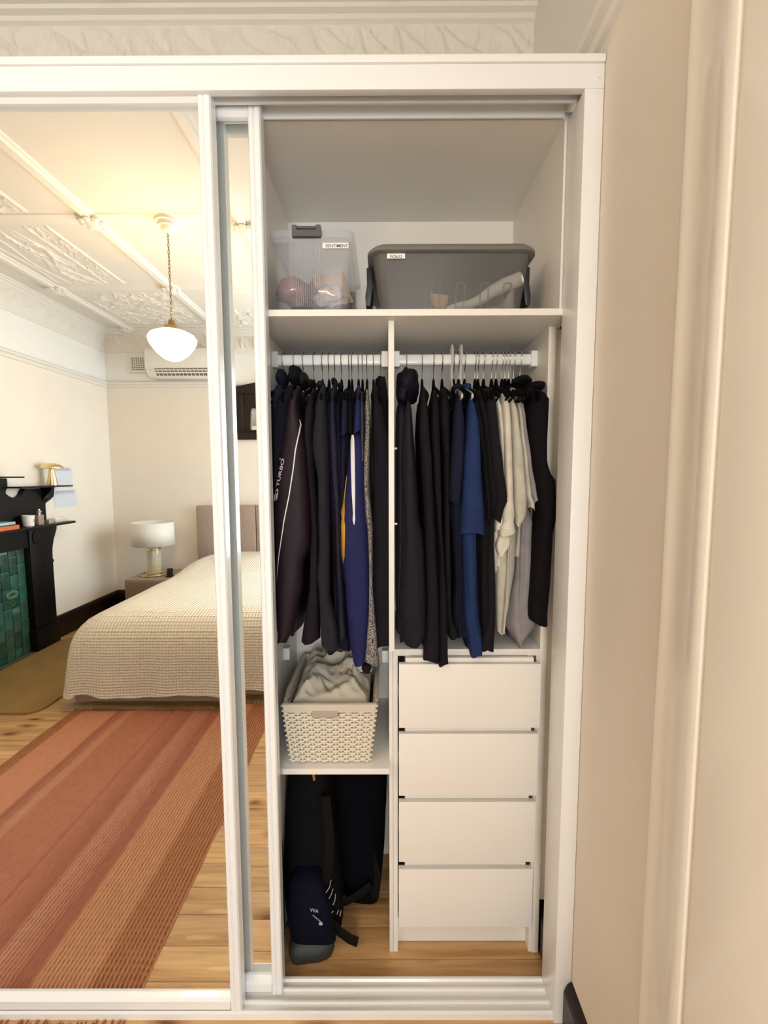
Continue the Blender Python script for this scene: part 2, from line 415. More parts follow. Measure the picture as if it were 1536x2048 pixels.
w2 = struct(mesh_obj('added_back_window', MB().box((VX0-.06, YB-.12, VZ0-.05), (VX1+.06, YB+.02, VZ0)), M_gloss, bevel=.003))  # unseen window, added so the fill light can reach the wardrobe
for a, b in (((VX0-.08, YB, VZ0), (VX0, YB+.015, VZ1+.08)), ((VX1, YB, VZ0), (VX1+.075, YB+.015, VZ1+.08)), ((VX0, YB, VZ1), (VX1, YB+.015, VZ1+.08))):
    mesh_obj('window_casing', MB().box(a, b), M_gloss, w2, bevel=.003)
zm = (VZ0+VZ1)/2
for z0, z1, yy in ((VZ0, zm+.02, YB-.05), (zm-.02, VZ1, YB-.085)):
    mb = MB(); mb.box((VX0, yy, z0), (VX0+.04, yy+.03, z1)); mb.box((VX1-.04, yy, z0), (VX1, yy+.03, z1)); mb.box((VX0, yy, z0), (VX1, yy+.03, z0+.04)); mb.box((VX0, yy, z1-.04), (VX1, yy+.03, z1))
    mesh_obj('sash', mb, M_gloss, w2, fix=False)
    mesh_obj('pane', MB().box((VX0+.04, yy+.012, z0+.04), (VX1-.04, yy+.016, z1-.04)), MATS['window_glass'], w2)

# ================================================================== WARDROBE CARCASS
WT = Thing('built_in_wardrobe', (0, .3, 0), 'white built-in wardrobe framing the open shelves and hanging bays', 'wardrobe')
W = WT.part
YBK = .542
W('header_fascia', MB().box((XL+.002, 0, 2.372), (XR-.001, .018, 2.425)), M_frame, bevel=.002)
W('header_cap', MB().box((XL+.002, -.005, 2.425), (XR+.0-.001, .11, 2.442)), M_frame, bevel=.003)
W('top_track', MB().box((XL+.002, .018, 2.405), (.458, .105, 2.425)), M_alu)
for yy in (.042, .087): W('track_fin', MB().box((XL+.002, yy, 2.376), (.458 if yy < .05 else .446, yy+.004, 2.405)), M_alu)
W('jamb', MB().box((.457, 0, .0), (XR-.001, .095, 2.372)), M_frame, bevel=.002)
W('screw_cap', MB().prism([(.49+.004*math.cos(t*PI/5), 2.395+.004*math.sin(t*PI/5)) for t in range(10)], 'y', -.002, .001), M_frame)
# floor track: front lip, ribs
tr = MB().prism([(.008, 0), (.008, .018), (.014, .021), (.03, .012), (.034, .012), (.036, .019), (.041, .019), (.043, .012), (.058, .010), (.066, .012), (.068, .019), (.073, .019), (.076, .012), (.088, .014), (.092, .02), (.098, .02), (.098, 0)], 'x', XL+.002, .457)
W('bottom_track', tr, M_frame)
W('top_panel', MB().box((-.355, .1, 2.379), (.472, YBK, 2.397)), M_mela)
W('back_panel', MB().box((-.355, YBK, 0), (.50, YBK+.012, 2.397)), M_mela)
W('side_panel', MB().box((-.355, .1, 0), (-.337, YBK, 2.379)), M_mela)
W('side_panel', MB().box((.452, .1, 1.922), (.470, YBK, 2.379)), M_mela)
W('side_panel', MB().box((.456, .18, 0), (.476, YBK, 1.905)), M_mela)
W('filler_panel', MB().box((.4765, .2, .16), (XR-.002, .212, 1.905)), M_mela)
W('top_shelf', MB().box((-.337, .09, 1.905), (.49, YBK, 1.922)), M_mela, bevel=.0015)
W('divider', MB().box((.010, .125, 1.0), (.0255, YBK, 1.905)), M_mela, bevel=.001)
W('divider', MB().box((.010, .182, 0), (.0215, YBK, 1.0)), M_mela, bevel=.001)
W('mid_shelf', MB().box((-.337, .135, .625), (.010, YBK, .643)), M_mela, bevel=.0015)
for p, x0 in ((onY(567, 1305, .33), -.337), (onY(773, 1310, .33), -.012)):
    W('rail_bracket', MB().box((x0, .315, p.z-.02), (x0+.022, .345, p.z+.02)), M_frame, bevel=.004)
for z in (1.57, 1.36): W('shelf_pin', MB().tube([(.0255, .15, z), (.034, .15, z)], .004, 8), M_steel)
# coat hook
h = onY(735, 1550, .50); W('coat_hook', MB().tube([(h.x, YBK, .60), (h.x, .51, .60), (h.x, .50, .585), (h.x, .505, .57), (h.x, .515, .575)], .004, 8), M_brass, smooth=True)

# sliding doors
def sliding_door(x0, x1, ym, label, st):
    """ym: plane of the mirror face"""
    T = Thing('sliding_mirror_door', ((x0+x1)/2, ym, .015), label, 'mirror door')
    z0, z1 = .018, 2.40
    T.part('mirror', MB().box((x0+.02, ym, z0+.035), (x1-.02, ym+.004, z1-.035)), M_mirror)
    T.part('backing', MB().box((x0+.02, ym+.0045, z0+.03), (x1-.02, ym+.009, z1-.03)), mat('mirror_backing', (.03, .07, .11), .5))
    sp = [(0, -.013), (.003, -.018), (.012, -.019), (.0145, -.0155), (.017, -.019), (.028, -.018), (.031, -.013), (.031, .016), (.0, .016)]
    for xs, sgn in ((x0, 1), (x1, -1)):
        poly = [(xs+sgn*(.031-a), ym+b) for a, b in sp] if sgn > 0 else [(xs-.031+a, ym+b) for a, b in sp]
        T.part('stile', MB().prism(poly, 'z', z0, z1), M_alu)
    zt = z1
    T.part('rail', MB().prism([(ym-.014, zt-.028), (ym-.014, zt-.004), (ym+.012, zt-.004), (ym+.012, zt-.036), (ym-.006, zt-.036)], 'x', x0+.031, x1-.031), M_alu)
    T.part('rail', MB().prism([(ym-.016, z0+.006), (ym-.016, z0+.030), (ym-.010, z0+.036), (ym-.002, z0+.042), (ym+.012, z0+.042), (ym+.012, z0+.006)], 'x', x0+.031, x1-.031), M_alu)
    return T
sliding_door(-1.62, -.401, MIR, 'framed mirror sliding door on the front track reflecting bed and rug', None)
sliding_door(-1.52, -.2975, .072, 'narrow showing mirror sliding door on the rear track beside hanging clothes', None)
sliding_door(-3.02, -1.64, MIR, 'mirror sliding door at the fireplace end of the wardrobe', None)

# hanging rails
def hanging_rail(x0, x1, label):
    T = Thing('hanging_rail', ((x0+x1)/2, .28, 1.84), label, 'clothes rail')
    T.part('rail', MB().prism(rrect(.2715, 1.825, .2885, 1.858, .008), 'x', x0+.001, x1-.001), M_frame, smooth=True)
    for a in (x0+.0005, x1-.0185): T.part('end_bracket', MB().prism(rrect(.266, 1.819, .294, 1.866, .004), 'x', a, a+.018), M_frame)
hanging_rail(-.337, .010, 'white oval clothes rail holding jackets and dark long sleeves')
hanging_rail(.0255, .456, 'white oval clothes rail holding t-shirts above the drawers')

# drawer unit
DU = Thing('drawer_unit', (.24, .35, 0), 'white four-drawer unit standing under the short hanging clothes', 'drawers')
DU.part('top', MB().box((.022, .175, .966), (.4555, YBK-.002, .986)), M_mela, bevel=.001)
DU.part('side', MB().box((.022, .182, 0.001), (.036, YBK-.002, .966)), M_mela)
DU.part('side', MB().box((.446, .182, 0.001), (.4555, YBK-.002, .966)), M_mela)
DU.part('plinth', MB().box((.036, .214, .001), (.446, .23, .085)), M_mela)
for (z0, z1, yf) in ((.764, .956, .140), (.549, .742, .147), (.333, .526, .152), (.104, .298, .164)):
    dr = DU.part('drawer', MB().box((.0385, yf, z0), (.4465, yf+.016, z1)), M_mela, bevel=.0015)
    mb = MB(); zt = z1+.012
    mb.box((.058, yf+.016, z0+.01), (.07, .50, zt)); mb.box((.418, yf+.016, z0+.01), (.43, .50, zt)); mb.box((.07, yf+.0165, z0+.01), (.418, yf+.028, zt)); mb.box((.07, .488, z0+.01), (.418, .50, zt)); mb.box((.07, yf+.028, z0+.012), (.418, .488, z0+.018))
    DU.part('drawer_box', mb, M_mela, dr, fix=False)
    DU.part('slide', MB().box((.038, yf+.03, z0+.08), (.057, .48, z0+.12)), M_steel, dr)
    DU.part('slide', MB().box((.431, yf+.03, z0+.08), (.445, .48, z0+.12)), M_steel, dr)
#@@ROOM
# ================================================================== THE ROOM SEEN IN THE MIRRORS
# ---- striped flat-weave rug
def rug_mat():
    m = mat('striped_rug', (.5, .2, .1), .95)
    n, l, b = nodes(m)
    tc = n.new('ShaderNodeTexCoord'); sx = n.new('ShaderNodeSeparateXYZ'); l.new(tc.outputs['Object'], sx.inputs[0])
    ns = n.new('ShaderNodeTexNoise'); ns.inputs['Scale'].default_value = 3.0; ns.inputs['Detail'].default_value = 2; l.new(tc.outputs['Object'], ns.inputs['Vector'])
    def math_(op, a, bb=None, c=None):
        q = n.new('ShaderNodeMath'); q.operation = op
        for i, vv in enumerate((a, bb, c)):
            if vv is None: continue
            if isinstance(vv, (int, float)): q.inputs[i].default_value = vv
            else: l.new(vv, q.inputs[i])
        return q.outputs[0]
    wob = math_('MULTIPLY_ADD', ns.outputs['Fac'], .012, -.006)
    x = math_('ADD', sx.outputs['X'], wob)                       # object x: 0 .. 1.29 from the fireplace side
    u = math_('DIVIDE', x, 1.29)
    r = n.new('ShaderNodeValToRGB'); r.color_ramp.interpolation = 'LINEAR'
    peach = (.56, .22, .115, 1); terra = (.42, .145, .075, 1); brown = (.32, .10, .052, 1); tan = (.54, .235, .105, 1); braid = (.42, .15, .05, 1); lite = (.52, .22, .12, 1)
    bands = [(0, braid), (.06, braid), (.065, peach), (.225, peach), (.24, brown), (.275, terra), (.285, lite), (.31, lite), (.325, terra), (.50, terra), (.512, brown), (.518, terra),
             (.60, brown), (.625, lite), (.69, terra), (.70, brown), (.735, brown), (.75, tan), (.87, tan), (.89, braid), (1, braid)]
    e = r.color_ramp.elements; e[0].position = 0; e[0].color = bands[0][1]; e[1].position = 1; e[1].color = bands[-1][1]
    for p, c in bands[1:-1]:
        k = e.new(p); k.color = c
    l.new(u, r.inputs['Fac'])
    # ribs along the length
    rib = math_('SINE', math_('MULTIPLY', math_('ADD', x, math_('MULTIPLY', wob, .35)), 2*PI/.0135))
    amt = n.new('ShaderNodeValToRGB'); amt.color_ramp.interpolation = 'LINEAR'
    ae = amt.color_ramp.elements; ae[0].position = 0; ae[0].color = (.9,)*3+(1,); ae[1].position = 1; ae[1].color = (1,)*3+(1,)
    for p, c in ((.06, .8), (.07, .12), (.26, .15), (.285, .6), (.32, .15), (.60, .2), (.63, .75), (.69, .6), (.71, .15), (.74, .2), (.76, .75), (.87, .75), (.89, 1)):
        k = ae.new(p); k.color = (c, c, c, 1)
    l.new(u, amt.inputs['Fac'])
    ribc = math_('MULTIPLY', rib, amt.outputs['Color'])
    # knots across the ribs
    wy = math_('SINE', math_('MULTIPLY', sx.outputs['Y'], 2*PI/.021))
    kn = math_('MULTIPLY', wy, math_('MULTIPLY', rib, amt.outputs['Color']))
    val = math_('MULTIPLY_ADD', ribc, .34, .96); val = math_('ADD', val, math_('MULTIPLY', kn, .14))
    fine = n.new('ShaderNodeTexNoise'); fine.inputs['Scale'].default_value = 90; fine.inputs['Detail'].default_value = 4
    mp = n.new('ShaderNodeMapping'); mp.inputs['Scale'].default_value = (1, .3, 1); l.new(tc.outputs['Object'], mp.inputs['Vector']); l.new(mp.outputs[0], fine.inputs['Vector'])
    val = math_('ADD', val, math_('MULTIPLY_ADD', fine.outputs['Fac'], .5, -.25))
    hs = n.new('ShaderNodeHueSaturation'); l.new(r.outputs['Color'], hs.inputs['Color']); l.new(val, hs.inputs['Value']); hs.inputs['Saturation'].default_value = .96
    l.new(hs.outputs['Color'], b.inputs['Base Color'])
    bp = n.new('ShaderNodeBump'); bp.inputs['Strength'].default_value = .8; bp.inputs['Distance'].default_value = .004
    l.new(math_('ADD', math_('ADD', ribc, math_('MULTIPLY', kn, .4)), math_('MULTIPLY', fine.outputs['Fac'], .6)), bp.inputs['Height']); l.new(bp.outputs['Normal'], b.inputs['Normal'])
    return m
M_rug = rug_mat()
RX0, RX1, RYN, RYF = -2.0, -.71, -.016, RY(1.60)
RG = Thing('rug', (RX0, RYF, 0.0005), 'terracotta striped flat-weave rug between the bed and the mirror doors', 'rug')
def wav(t, s): return .008*noise.noise((t*4, s, 0))
def rugP(u, v):
    x = RX0+(RX1-RX0)*u; yy = RYF+(RYN-RYF)*v
    x += wav(v*2, 1.0 if u < .5 else 5.0)*(abs(u-.5)*2)**3; yy += wav(u*2, 9.0 if v < .5 else 13.0)*(abs(v-.5)*2)**6*.6
    edge = min(1, min(u, 1-u)*60, min(v, 1-v)*60)
    return (x, yy, .0015+.008*edge+.0012*noise.noise((x*5, yy*5, 2)))
RG.part('weave', MB().grid(rugP, 80, 90), M_rug, smooth=True, angle=60)
def fringe(yb, sgn, s):
    mb = MB(); rnd = random.Random(s); x = RX0+.01
    while x < RX1-.01:
        L = rnd.uniform(.010, .022); dx = rnd.uniform(-.008, .008)
        mb.tube([(x, yb, .004), (x+dx*.5, yb+sgn*L*.5, .0065), (x+dx, yb+sgn*L, .003)], .0024, 5); x += rnd.uniform(.008, .014)
    return mb
for yb, sg, sd in ((RYN-.001, 1, 1), (RYF+.002, -1, 2)):
    o = RG.part('fringe', fringe(yb, sg, sd), mat('rug_fringe', (.34, .10, .055), .95)); o['kind'] = 'stuff'
# ---- tan hearth mat
hp = rrect(-2.937, RY(2.86), -2.19, RY(1.56), .09, 6)
single('hearth_mat', MB().prism([(a, b) for a, b in hp], 'z', .0005, .014), mat('tan_pile', (.30, .185, .062), .95, bump=.5, bscale=140, var=.12, vscale=7), (-2.6, RY(2.2), 0), 'plain tan low-pile mat on the floor before the green tiled fireplace', 'mat', bevel=.004)

# ---- fireplace
FC = 2.15                                  # centre, as depth seen in the mirror
FP = Thing('fireplace', (XL, RY(FC), 0), 'black timber fireplace surround with stepped mantel shelves', 'fireplace')
def sympoly(pts):                         # outline given for the far half, mirrored about the centre
    far = [(RY(a), z) for a, z in pts]; near = [(RY(2*FC-a), z) for a, z in reversed(pts)]
    return far+near
def bothy(fn):
    fn(1); fn(-1)
def fy(a, s): return RY(a) if s > 0 else RY(2*FC-a)
for s in (1, -1):
    leg = [(2.53, 0), (2.77, 0), (2.77, .80), (2.775, .86), (2.80, .94), (2.83, 1.0), (2.84, 1.03), (2.84, 1.062), (2.53, 1.062)]
    FP.part('leg', MB().prism([(fy(a, s), z) for a, z in leg], 'x', XL+.001, -2.95), M_black, bevel=.003)
    FP.part('leg_block', MB().box((XL+.001, min(fy(2.52, s), fy(2.785, s)), 0.0005), (-2.94, max(fy(2.52, s), fy(2.785, s)), .19)), M_black, bevel=.003)
    FP.part('knob', MB().lathe([(.001, -.02), (.014, -.014), (.018, 0), (.014, .014), (.001, .02)], (-2.975, fy(2.785, s), .74), 12), M_black, smooth=True)
FP.part('lintel', MB().box((XL+.001, fy(2.54, 1), .90), (-2.962, fy(2.54, -1), 1.062)), M_black)
FP.part('medallion', MB().prism([(fy(2.6, 1)+.045*math.cos(t*PI/10), .975+.06*math.sin(t*PI/10)) for t in range(20)], 'x', -2.955, -2.944), M_black)
FP.part('mantel_shelf', MB().prism(rrect(fy(2.95, 1), -2.835, fy(2.95, -1), XL+.001, .012) and [(XL+.001, fy(2.95, 1)), (-2.86, fy(2.95, 1)), (-2.84, fy(2.93, 1)), (-2.84, fy(2.93, -1)), (-2.86, fy(2.95, -1)), (XL+.001, fy(2.95, -1))], 'z', 1.063, 1.082), M_black, bevel=.004)
m_ = lambda x, y: (x*180/1536, 910+y*200/1707)
prof = [(820, 1055), (805, 835), (820, 812), (890, 760), (940, 710), (953, 660), (953, 575), (458, 575), (440, 610), (410, 680), (370, 718), (310, 738), (245, 728), (180, 700), (130, 652), (135, 610), (160, 550), (158, 480), (150, 400)]
prof = [onX(*m_(*p), -2.97) for p in prof]
pts = [(p.y, p.z) for p in prof]; pts[0] = (pts[0][0], 1.083); 
pts = [(max(a, FC+.02), b) for a, b in pts]
FP.part('overmantel', MB().prism(sympoly(pts), 'x', XL+.001, -2.985), M_black)
for s in (1, -1):
    y0, y1 = sorted((fy(2.38, s), fy(2.955, s)))
    FP.part('side_shelf', MB().box((XL+.001, y0, 1.396), (-2.86, y1, 1.408)), M_black, bevel=.003)
    br = [(XL+.03, 1.395), (-2.90, 1.395), (-2.91, 1.36), (-2.94, 1.33), (-2.975, 1.30), (-2.985, 1.26), (XL+.03, 1.26)]
    FP.part('shelf_bracket', MB().prism(br, 'y', fy(2.76, s)-.02, fy(2.76, s)+.02), M_black)
FP.part('top_shelf', MB().box((XL+.001, fy(2.43, 1), 1.478), (-2.87, fy(2.43, -1), 1.49)), M_black, bevel=.003)
FP.part('firebox_board', MB().box((XL+.001, fy(2.535, 1), 0.001), (-3.012, fy(2.535, -1), .90)), mat('grout', (.20, .33, .26), .9))
FP.part('hearth_strip', MB().box((-3.0, fy(2.525, 1), .0005), (-2.94, fy(2.525, -1), .012)), mat('hearth_olive', (.09, .10, .05), .6), bevel=.002)
tw, th = .0790, .152
tm = [mat('green_glaze_%s' % nm, c, .22, var=.25, vscale=14, coat=.5) for nm, c in (('deep', (.012, .062, .048)), ('mid', (.026, .105, .078)), ('light', (.055, .16, .115)), ('moss', (.03, .085, .055)))]
cols = int(.77/tw); tile_cache = {}
def tile(y0, z0, y1, z1, m):
    key = (round(y1-y0, 3), round(z1-z0, 3), m.name)
    if key not in tile_cache:
        o = mesh_obj('tile', MB().box((0, 0, 0), (.010, y1-y0, z1-z0)), m, FP.o, bevel=.002); tile_cache[key] = o.data
    else:
        o = bpy.data.objects.new('tile', tile_cache[key]); C.objects.link(o); o.parent = FP.o
    o.location = (-3.012-FP.loc[0], y0-FP.loc[1], z0)
    return o
rt = random.Random(11)
for c in range(cols):
    y1 = RY(2.535)+.002+(c+1)*tw; y0 = y1-tw+.005          # from the far leg towards the near one
    z = .006 - (.076 if c % 2 else 0) - (.038 if c % 4 > 1 else 0)
    while z < .895:
        a, bq = max(z, .006), min(z+th-.005, .895)
        if bq-a > .02:
            spans = [(a, bq)]
            if c in (1, 2): spans = [(p_, q_) for p_, q_ in ((a, min(bq, .422)), (max(a, .588), bq)) if q_-p_ > .012]
            for p_, q_ in spans: tile(y0, p_, y1, q_, rt.choice(tm))
        z += th
# ornamental tile with a mask and ring
ya, yb_ = RY(2.535)+.002+tw, RY(2.535)+.002+3*tw
orn = mesh_obj('ornamental_tile', MB().box((-3.012, ya+.003, .425), (-3.002, yb_, .585)), tm[0], FP.o, FP.loc, bevel=.002)
mb = MB(); cy_, cz_ = (ya+yb_)/2, .53
for k in range(11):
    a = k/11*2*PI; mb.lathe([(.002, 0), (.018, .004), (.014, .010), (.001, .014)], (0, 0, 0), 8); 
    for j in range(len(mb.v)-32, len(mb.v)):
        x, yq, zq = mb.v[j]; mb.v[j] = (-3.003+zq*1.2, cy_+yq+.046*math.cos(a), cz_+.012+x+.024*math.sin(a))
mb.tube([(-2.998, cy_+.022*math.cos(t*PI/8), .475+.022*math.sin(t*PI/8)) for t in range(17)], .004, 6)
mesh_obj('mask_relief', mb, mat('green_glaze_pale', (.05, .12, .07), .4), orn, FP.loc, smooth=True)

# ---- things on the mantel
def onm(cx, z, x=-2.92): p = onX(cx*180/1536, 1035, x); return (x, RY(p.y), z)
p = onX(*m_(900, 535), -2.935); loc = (-2.935, RY(p.y), 1.4085)
T = Thing('mushroom_lamp', loc, 'small gold mushroom-shaped lamp on the side shelf of the fireplace', 'lamp')
T.part('stem', MB().lathe([(.043, 0), (.044, .004), (.017, .155), (.017, .165)], loc, 24), M_gold, smooth=True)
T.part('cap', MB().lathe([(.017, .160), (.06, .152), (.092, .150), (.093, .154), (.086, .168), (.066, .184), (.035, .194), (0, .197)], loc, 28), M_gold, smooth=True, angle=60)
loc = onm(480, 1.0825)
T = Thing('candle_jar', loc, 'white candle jar with a printed front on the black mantel', 'candle')
T.part('jar', MB().lathe([(.034, 0), (.037, .003), (.044, .09), (.041, .09), (.036, .02), (0, .02)], loc, 28), mat('white_ceramic', (.78, .77, .74), .3), smooth=True)
pl = MB()
for (a0, a1, z0, z1) in ((-.35, .25, .07, .075), (-.45, -.25, .035, .055), (-.1, .15, .05, .056), (-.2, .2, .038, .041)):
    pl.rings([[(loc[0]+(.0372+.07*z)*math.cos(a0+(a1-a0)*t/6), loc[1]+(.0372+.07*z)*math.sin(a0+(a1-a0)*t/6), loc[2]+z) for t in range(7)] for z in (z0, z1)], closed=False)
T.part('print', pl, mat('grey_print', (.12, .12, .12), .6))
loc = onm(672, 1.0825)
T = Thing('perfume_bottle', loc, 'pale glass perfume bottle with a round stopper on the mantel', 'bottle')
T.part('bottle', MB().prism([(loc[0]+a, loc[1]+b) for a, b in rrect(-.02, -.03, .02, .03, .008)], 'z', loc[2], loc[2]+.085), mix_transparent(mat('pale_amber_glass', (.42, .33, .27), .08, spec=.8), .25), bevel=.004)
T.part('stopper', MB().lathe([(.011, .085), (.011, .098), (.017, .104), (.018, .112), (.009, .122), (.008, .132), (0, .136)], loc, 14), mat('silvery_glass', (.62, .62, .6), .15, metal=.6), smooth=True)
loc = onm(835, 1.0825)
single('soap_box', MB().box((loc[0]-.02, loc[1]-.028, loc[2]), (loc[0]+.02, loc[1]+.028, loc[2]+.032)), mat('dusty_pink_card', (.40, .29, .24), .6), loc, 'small dusty brown box beside the perfume bottle on the mantel', 'box', bevel=.002)
loc = onm(985, 1.0825, -2.94)
T = Thing('glass_tray', loc, 'low clear glass box at the end of the mantel', 'glass box')
T.part('base', MB().box((loc[0]-.035, loc[1]-.075, loc[2]), (loc[0]+.035, loc[1]+.075, loc[2]+.012)), mat('blush_card', (.62, .52, .46), .5), bevel=.002)
T.part('walls', MB().rings([[(loc[0]+a, loc[1]+b, loc[2]+z) for a, b in ((-.036, -.076), (.036, -.076), (.036, .076), (-.036, .076))] for z in (.012, .040)], caps=False), mix_transparent(mat('clear_box_glass', (.85, .85, .83), .1), .6))
bk = onm(90, 0, -2.93)
zz = 1.0825
for i, (w_, h_, t_, c, lab, sh) in enumerate(((.11, .22, .018, (.62, .13, .035), 'bright orange book at the bottom of the mantel stack', 0), (.11, .21, .012, (.55, .13, .04), 'thin orange book in the middle of the mantel stack', .004), (.105, .20, .008, (.045, .05, .04), 'thin dark green book in the mantel stack', -.004), (.10, .20, .019, (.36, .50, .53), 'pale blue book on top of the mantel stack', .006))):
    edge_y = RY(onX(*m_(298 if i < 2 else 255, 1200), -2.88).y)     # the far short edge
    y0, y1 = edge_y, edge_y+h_
    T = Thing('book', (-2.93, (y0+y1)/2, zz), lab, 'book', 'books stacked on the mantel')
    mc = mat('book_cover_%d' % i, c, .5)
    T.part('cover', MB().box((-2.985, y0, zz), (-2.985+w_+.01, y1, zz+.002)).box((-2.985, y0, zz+t_-.002), (-2.985+w_+.01, y1, zz+t_)).box((-2.985+w_+.008, y0, zz+.002), (-2.985+w_+.01, y1, zz+t_-.002)), mc, fix=False)
    T.part('pages', MB().box((-2.983, y0+.003, zz+.002), (-2.985+w_+.008, y1-.003, zz+t_-.002)), mat('page_edges', (.62, .52, .40), .8))
    zz += t_+.0004
# ---- papers pinned on the wall
def paper(pl, pr, zt, zb, label, k):
    y0, y1 = RY(onX(*m_(pr, 500), XL).y), RY(onX(*m_(pl, 500), XL).y)
    o = single('paper_sheet', MB().box((XL+.0008, y0, zb), (XL+.0016+k*.0008, y1, zt)), mat('printed_paper', (.66, .69, .78), .7), (XL+.001, (y0+y1)/2, zb), label, 'paper', 'paper sheets on the wall by the fireplace')
    return o
p1 = paper(930, 1240, 1.575, 1.375, 'white paper sheet taped to the wall behind the gold mushroom lamp', 0)
p2 = paper(905, 1290, 1.365, 1.20, 'white paper sheet taped to the wall below the side shelf', 1)
for o, zr in ((p1, ((.19, .165),)), (p2, ((.155, .13), (.125, .12)))):
    mb = MB(); ys = [v.co.y for v in o.data.vertices]
    for a, b in zr: mb.box((.0016, min(ys)+.03, b), (.0022, max(ys)-.015, a))
    mesh_obj('print', mb, mat('pale_grey_print', (.45, .47, .55), .8), o)

# ---- bed
BX0, BX1, BYF, BYH = -2.03, -.43, RY(1.66), YB+.105
BD = Thing('bed', (-1.23, (BYF+BYH)/2, 0), 'upholstered taupe bed with a channelled headboard against the wall', 'bed')
M_taupe = mat('taupe_fabric', (.36, .275, .225), .9, bump=.25, bscale=500, var=.05, vscale=30)
BD.part('base', MB().box((BX0+.01, BYF, .03), (BX1-.01, BYH, .30)), M_taupe, bevel=.012)
for x in (BX0+.25, BX1-.25):
    for yy in (BYF-.25, BYH+.2): BD.part('foot', MB().box((x-.025, yy-.025, 0), (x+.025, yy+.025, .03)), M_black)
BD.part('mattress', MB().box((BX0+.05, BYF-.05, .30), (BX1-.05, BYH, .54)), mat('mattress_white', (.75, .73, .68), .9), bevel=.05)
HB0, HB1 = -2.07, -.39
hb = BD.part('headboard', MB().box((HB0, YB+.025, .03), (HB1, YB+.062, 1.16)), M_taupe, bevel=.012)
nch = 8; cw = (HB1-HB0)/nch
for k in range(nch):
    BD.part('headboard_channel', MB().box((HB0+k*cw+.002, YB+.058, .35), (HB0+(k+1)*cw-.002, YB+.098, 1.158)), M_taupe, hb, bevel=.014)
# waffle blanket
def waffle_mat():
    m = mat('waffle_blanket', (.86, .78, .63), .9, sheen=.2)
    n, l, b = nodes(m)
    tc = n.new('ShaderNodeTexCoord'); sx = n.new('ShaderNodeSeparateXYZ'); l.new(tc.outputs['Object'], sx.inputs[0])
    tot = None
    for ax, per in (('X', .021), ('Y', .021), ('Z', .018)):
        mu = n.new('ShaderNodeMath'); mu.operation = 'MULTIPLY'; mu.inputs[1].default_value = PI/per; l.new(sx.outputs[ax], mu.inputs[0])
        si = n.new('ShaderNodeMath'); si.operation = 'SINE'; l.new(mu.outputs[0], si.inputs[0])
        ab = n.new('ShaderNodeMath'); ab.operation = 'ABSOLUTE'; l.new(si.outputs[0], ab.inputs[0])
        if tot is None: tot = ab.outputs[0]
        else:
            ad = n.new('ShaderNodeMath'); ad.operation = 'ADD'; l.new(tot, ad.inputs[0]); l.new(ab.outputs[0], ad.inputs[1]); tot = ad.outputs[0]
    bp = n.new('ShaderNodeBump'); bp.inputs['Strength'].default_value = .75; bp.inputs['Distance'].default_value = .009; bp.invert = True
    l.new(tot, bp.inputs['Height']); l.new(bp.outputs['Normal'], b.inputs['Normal'])
    return m
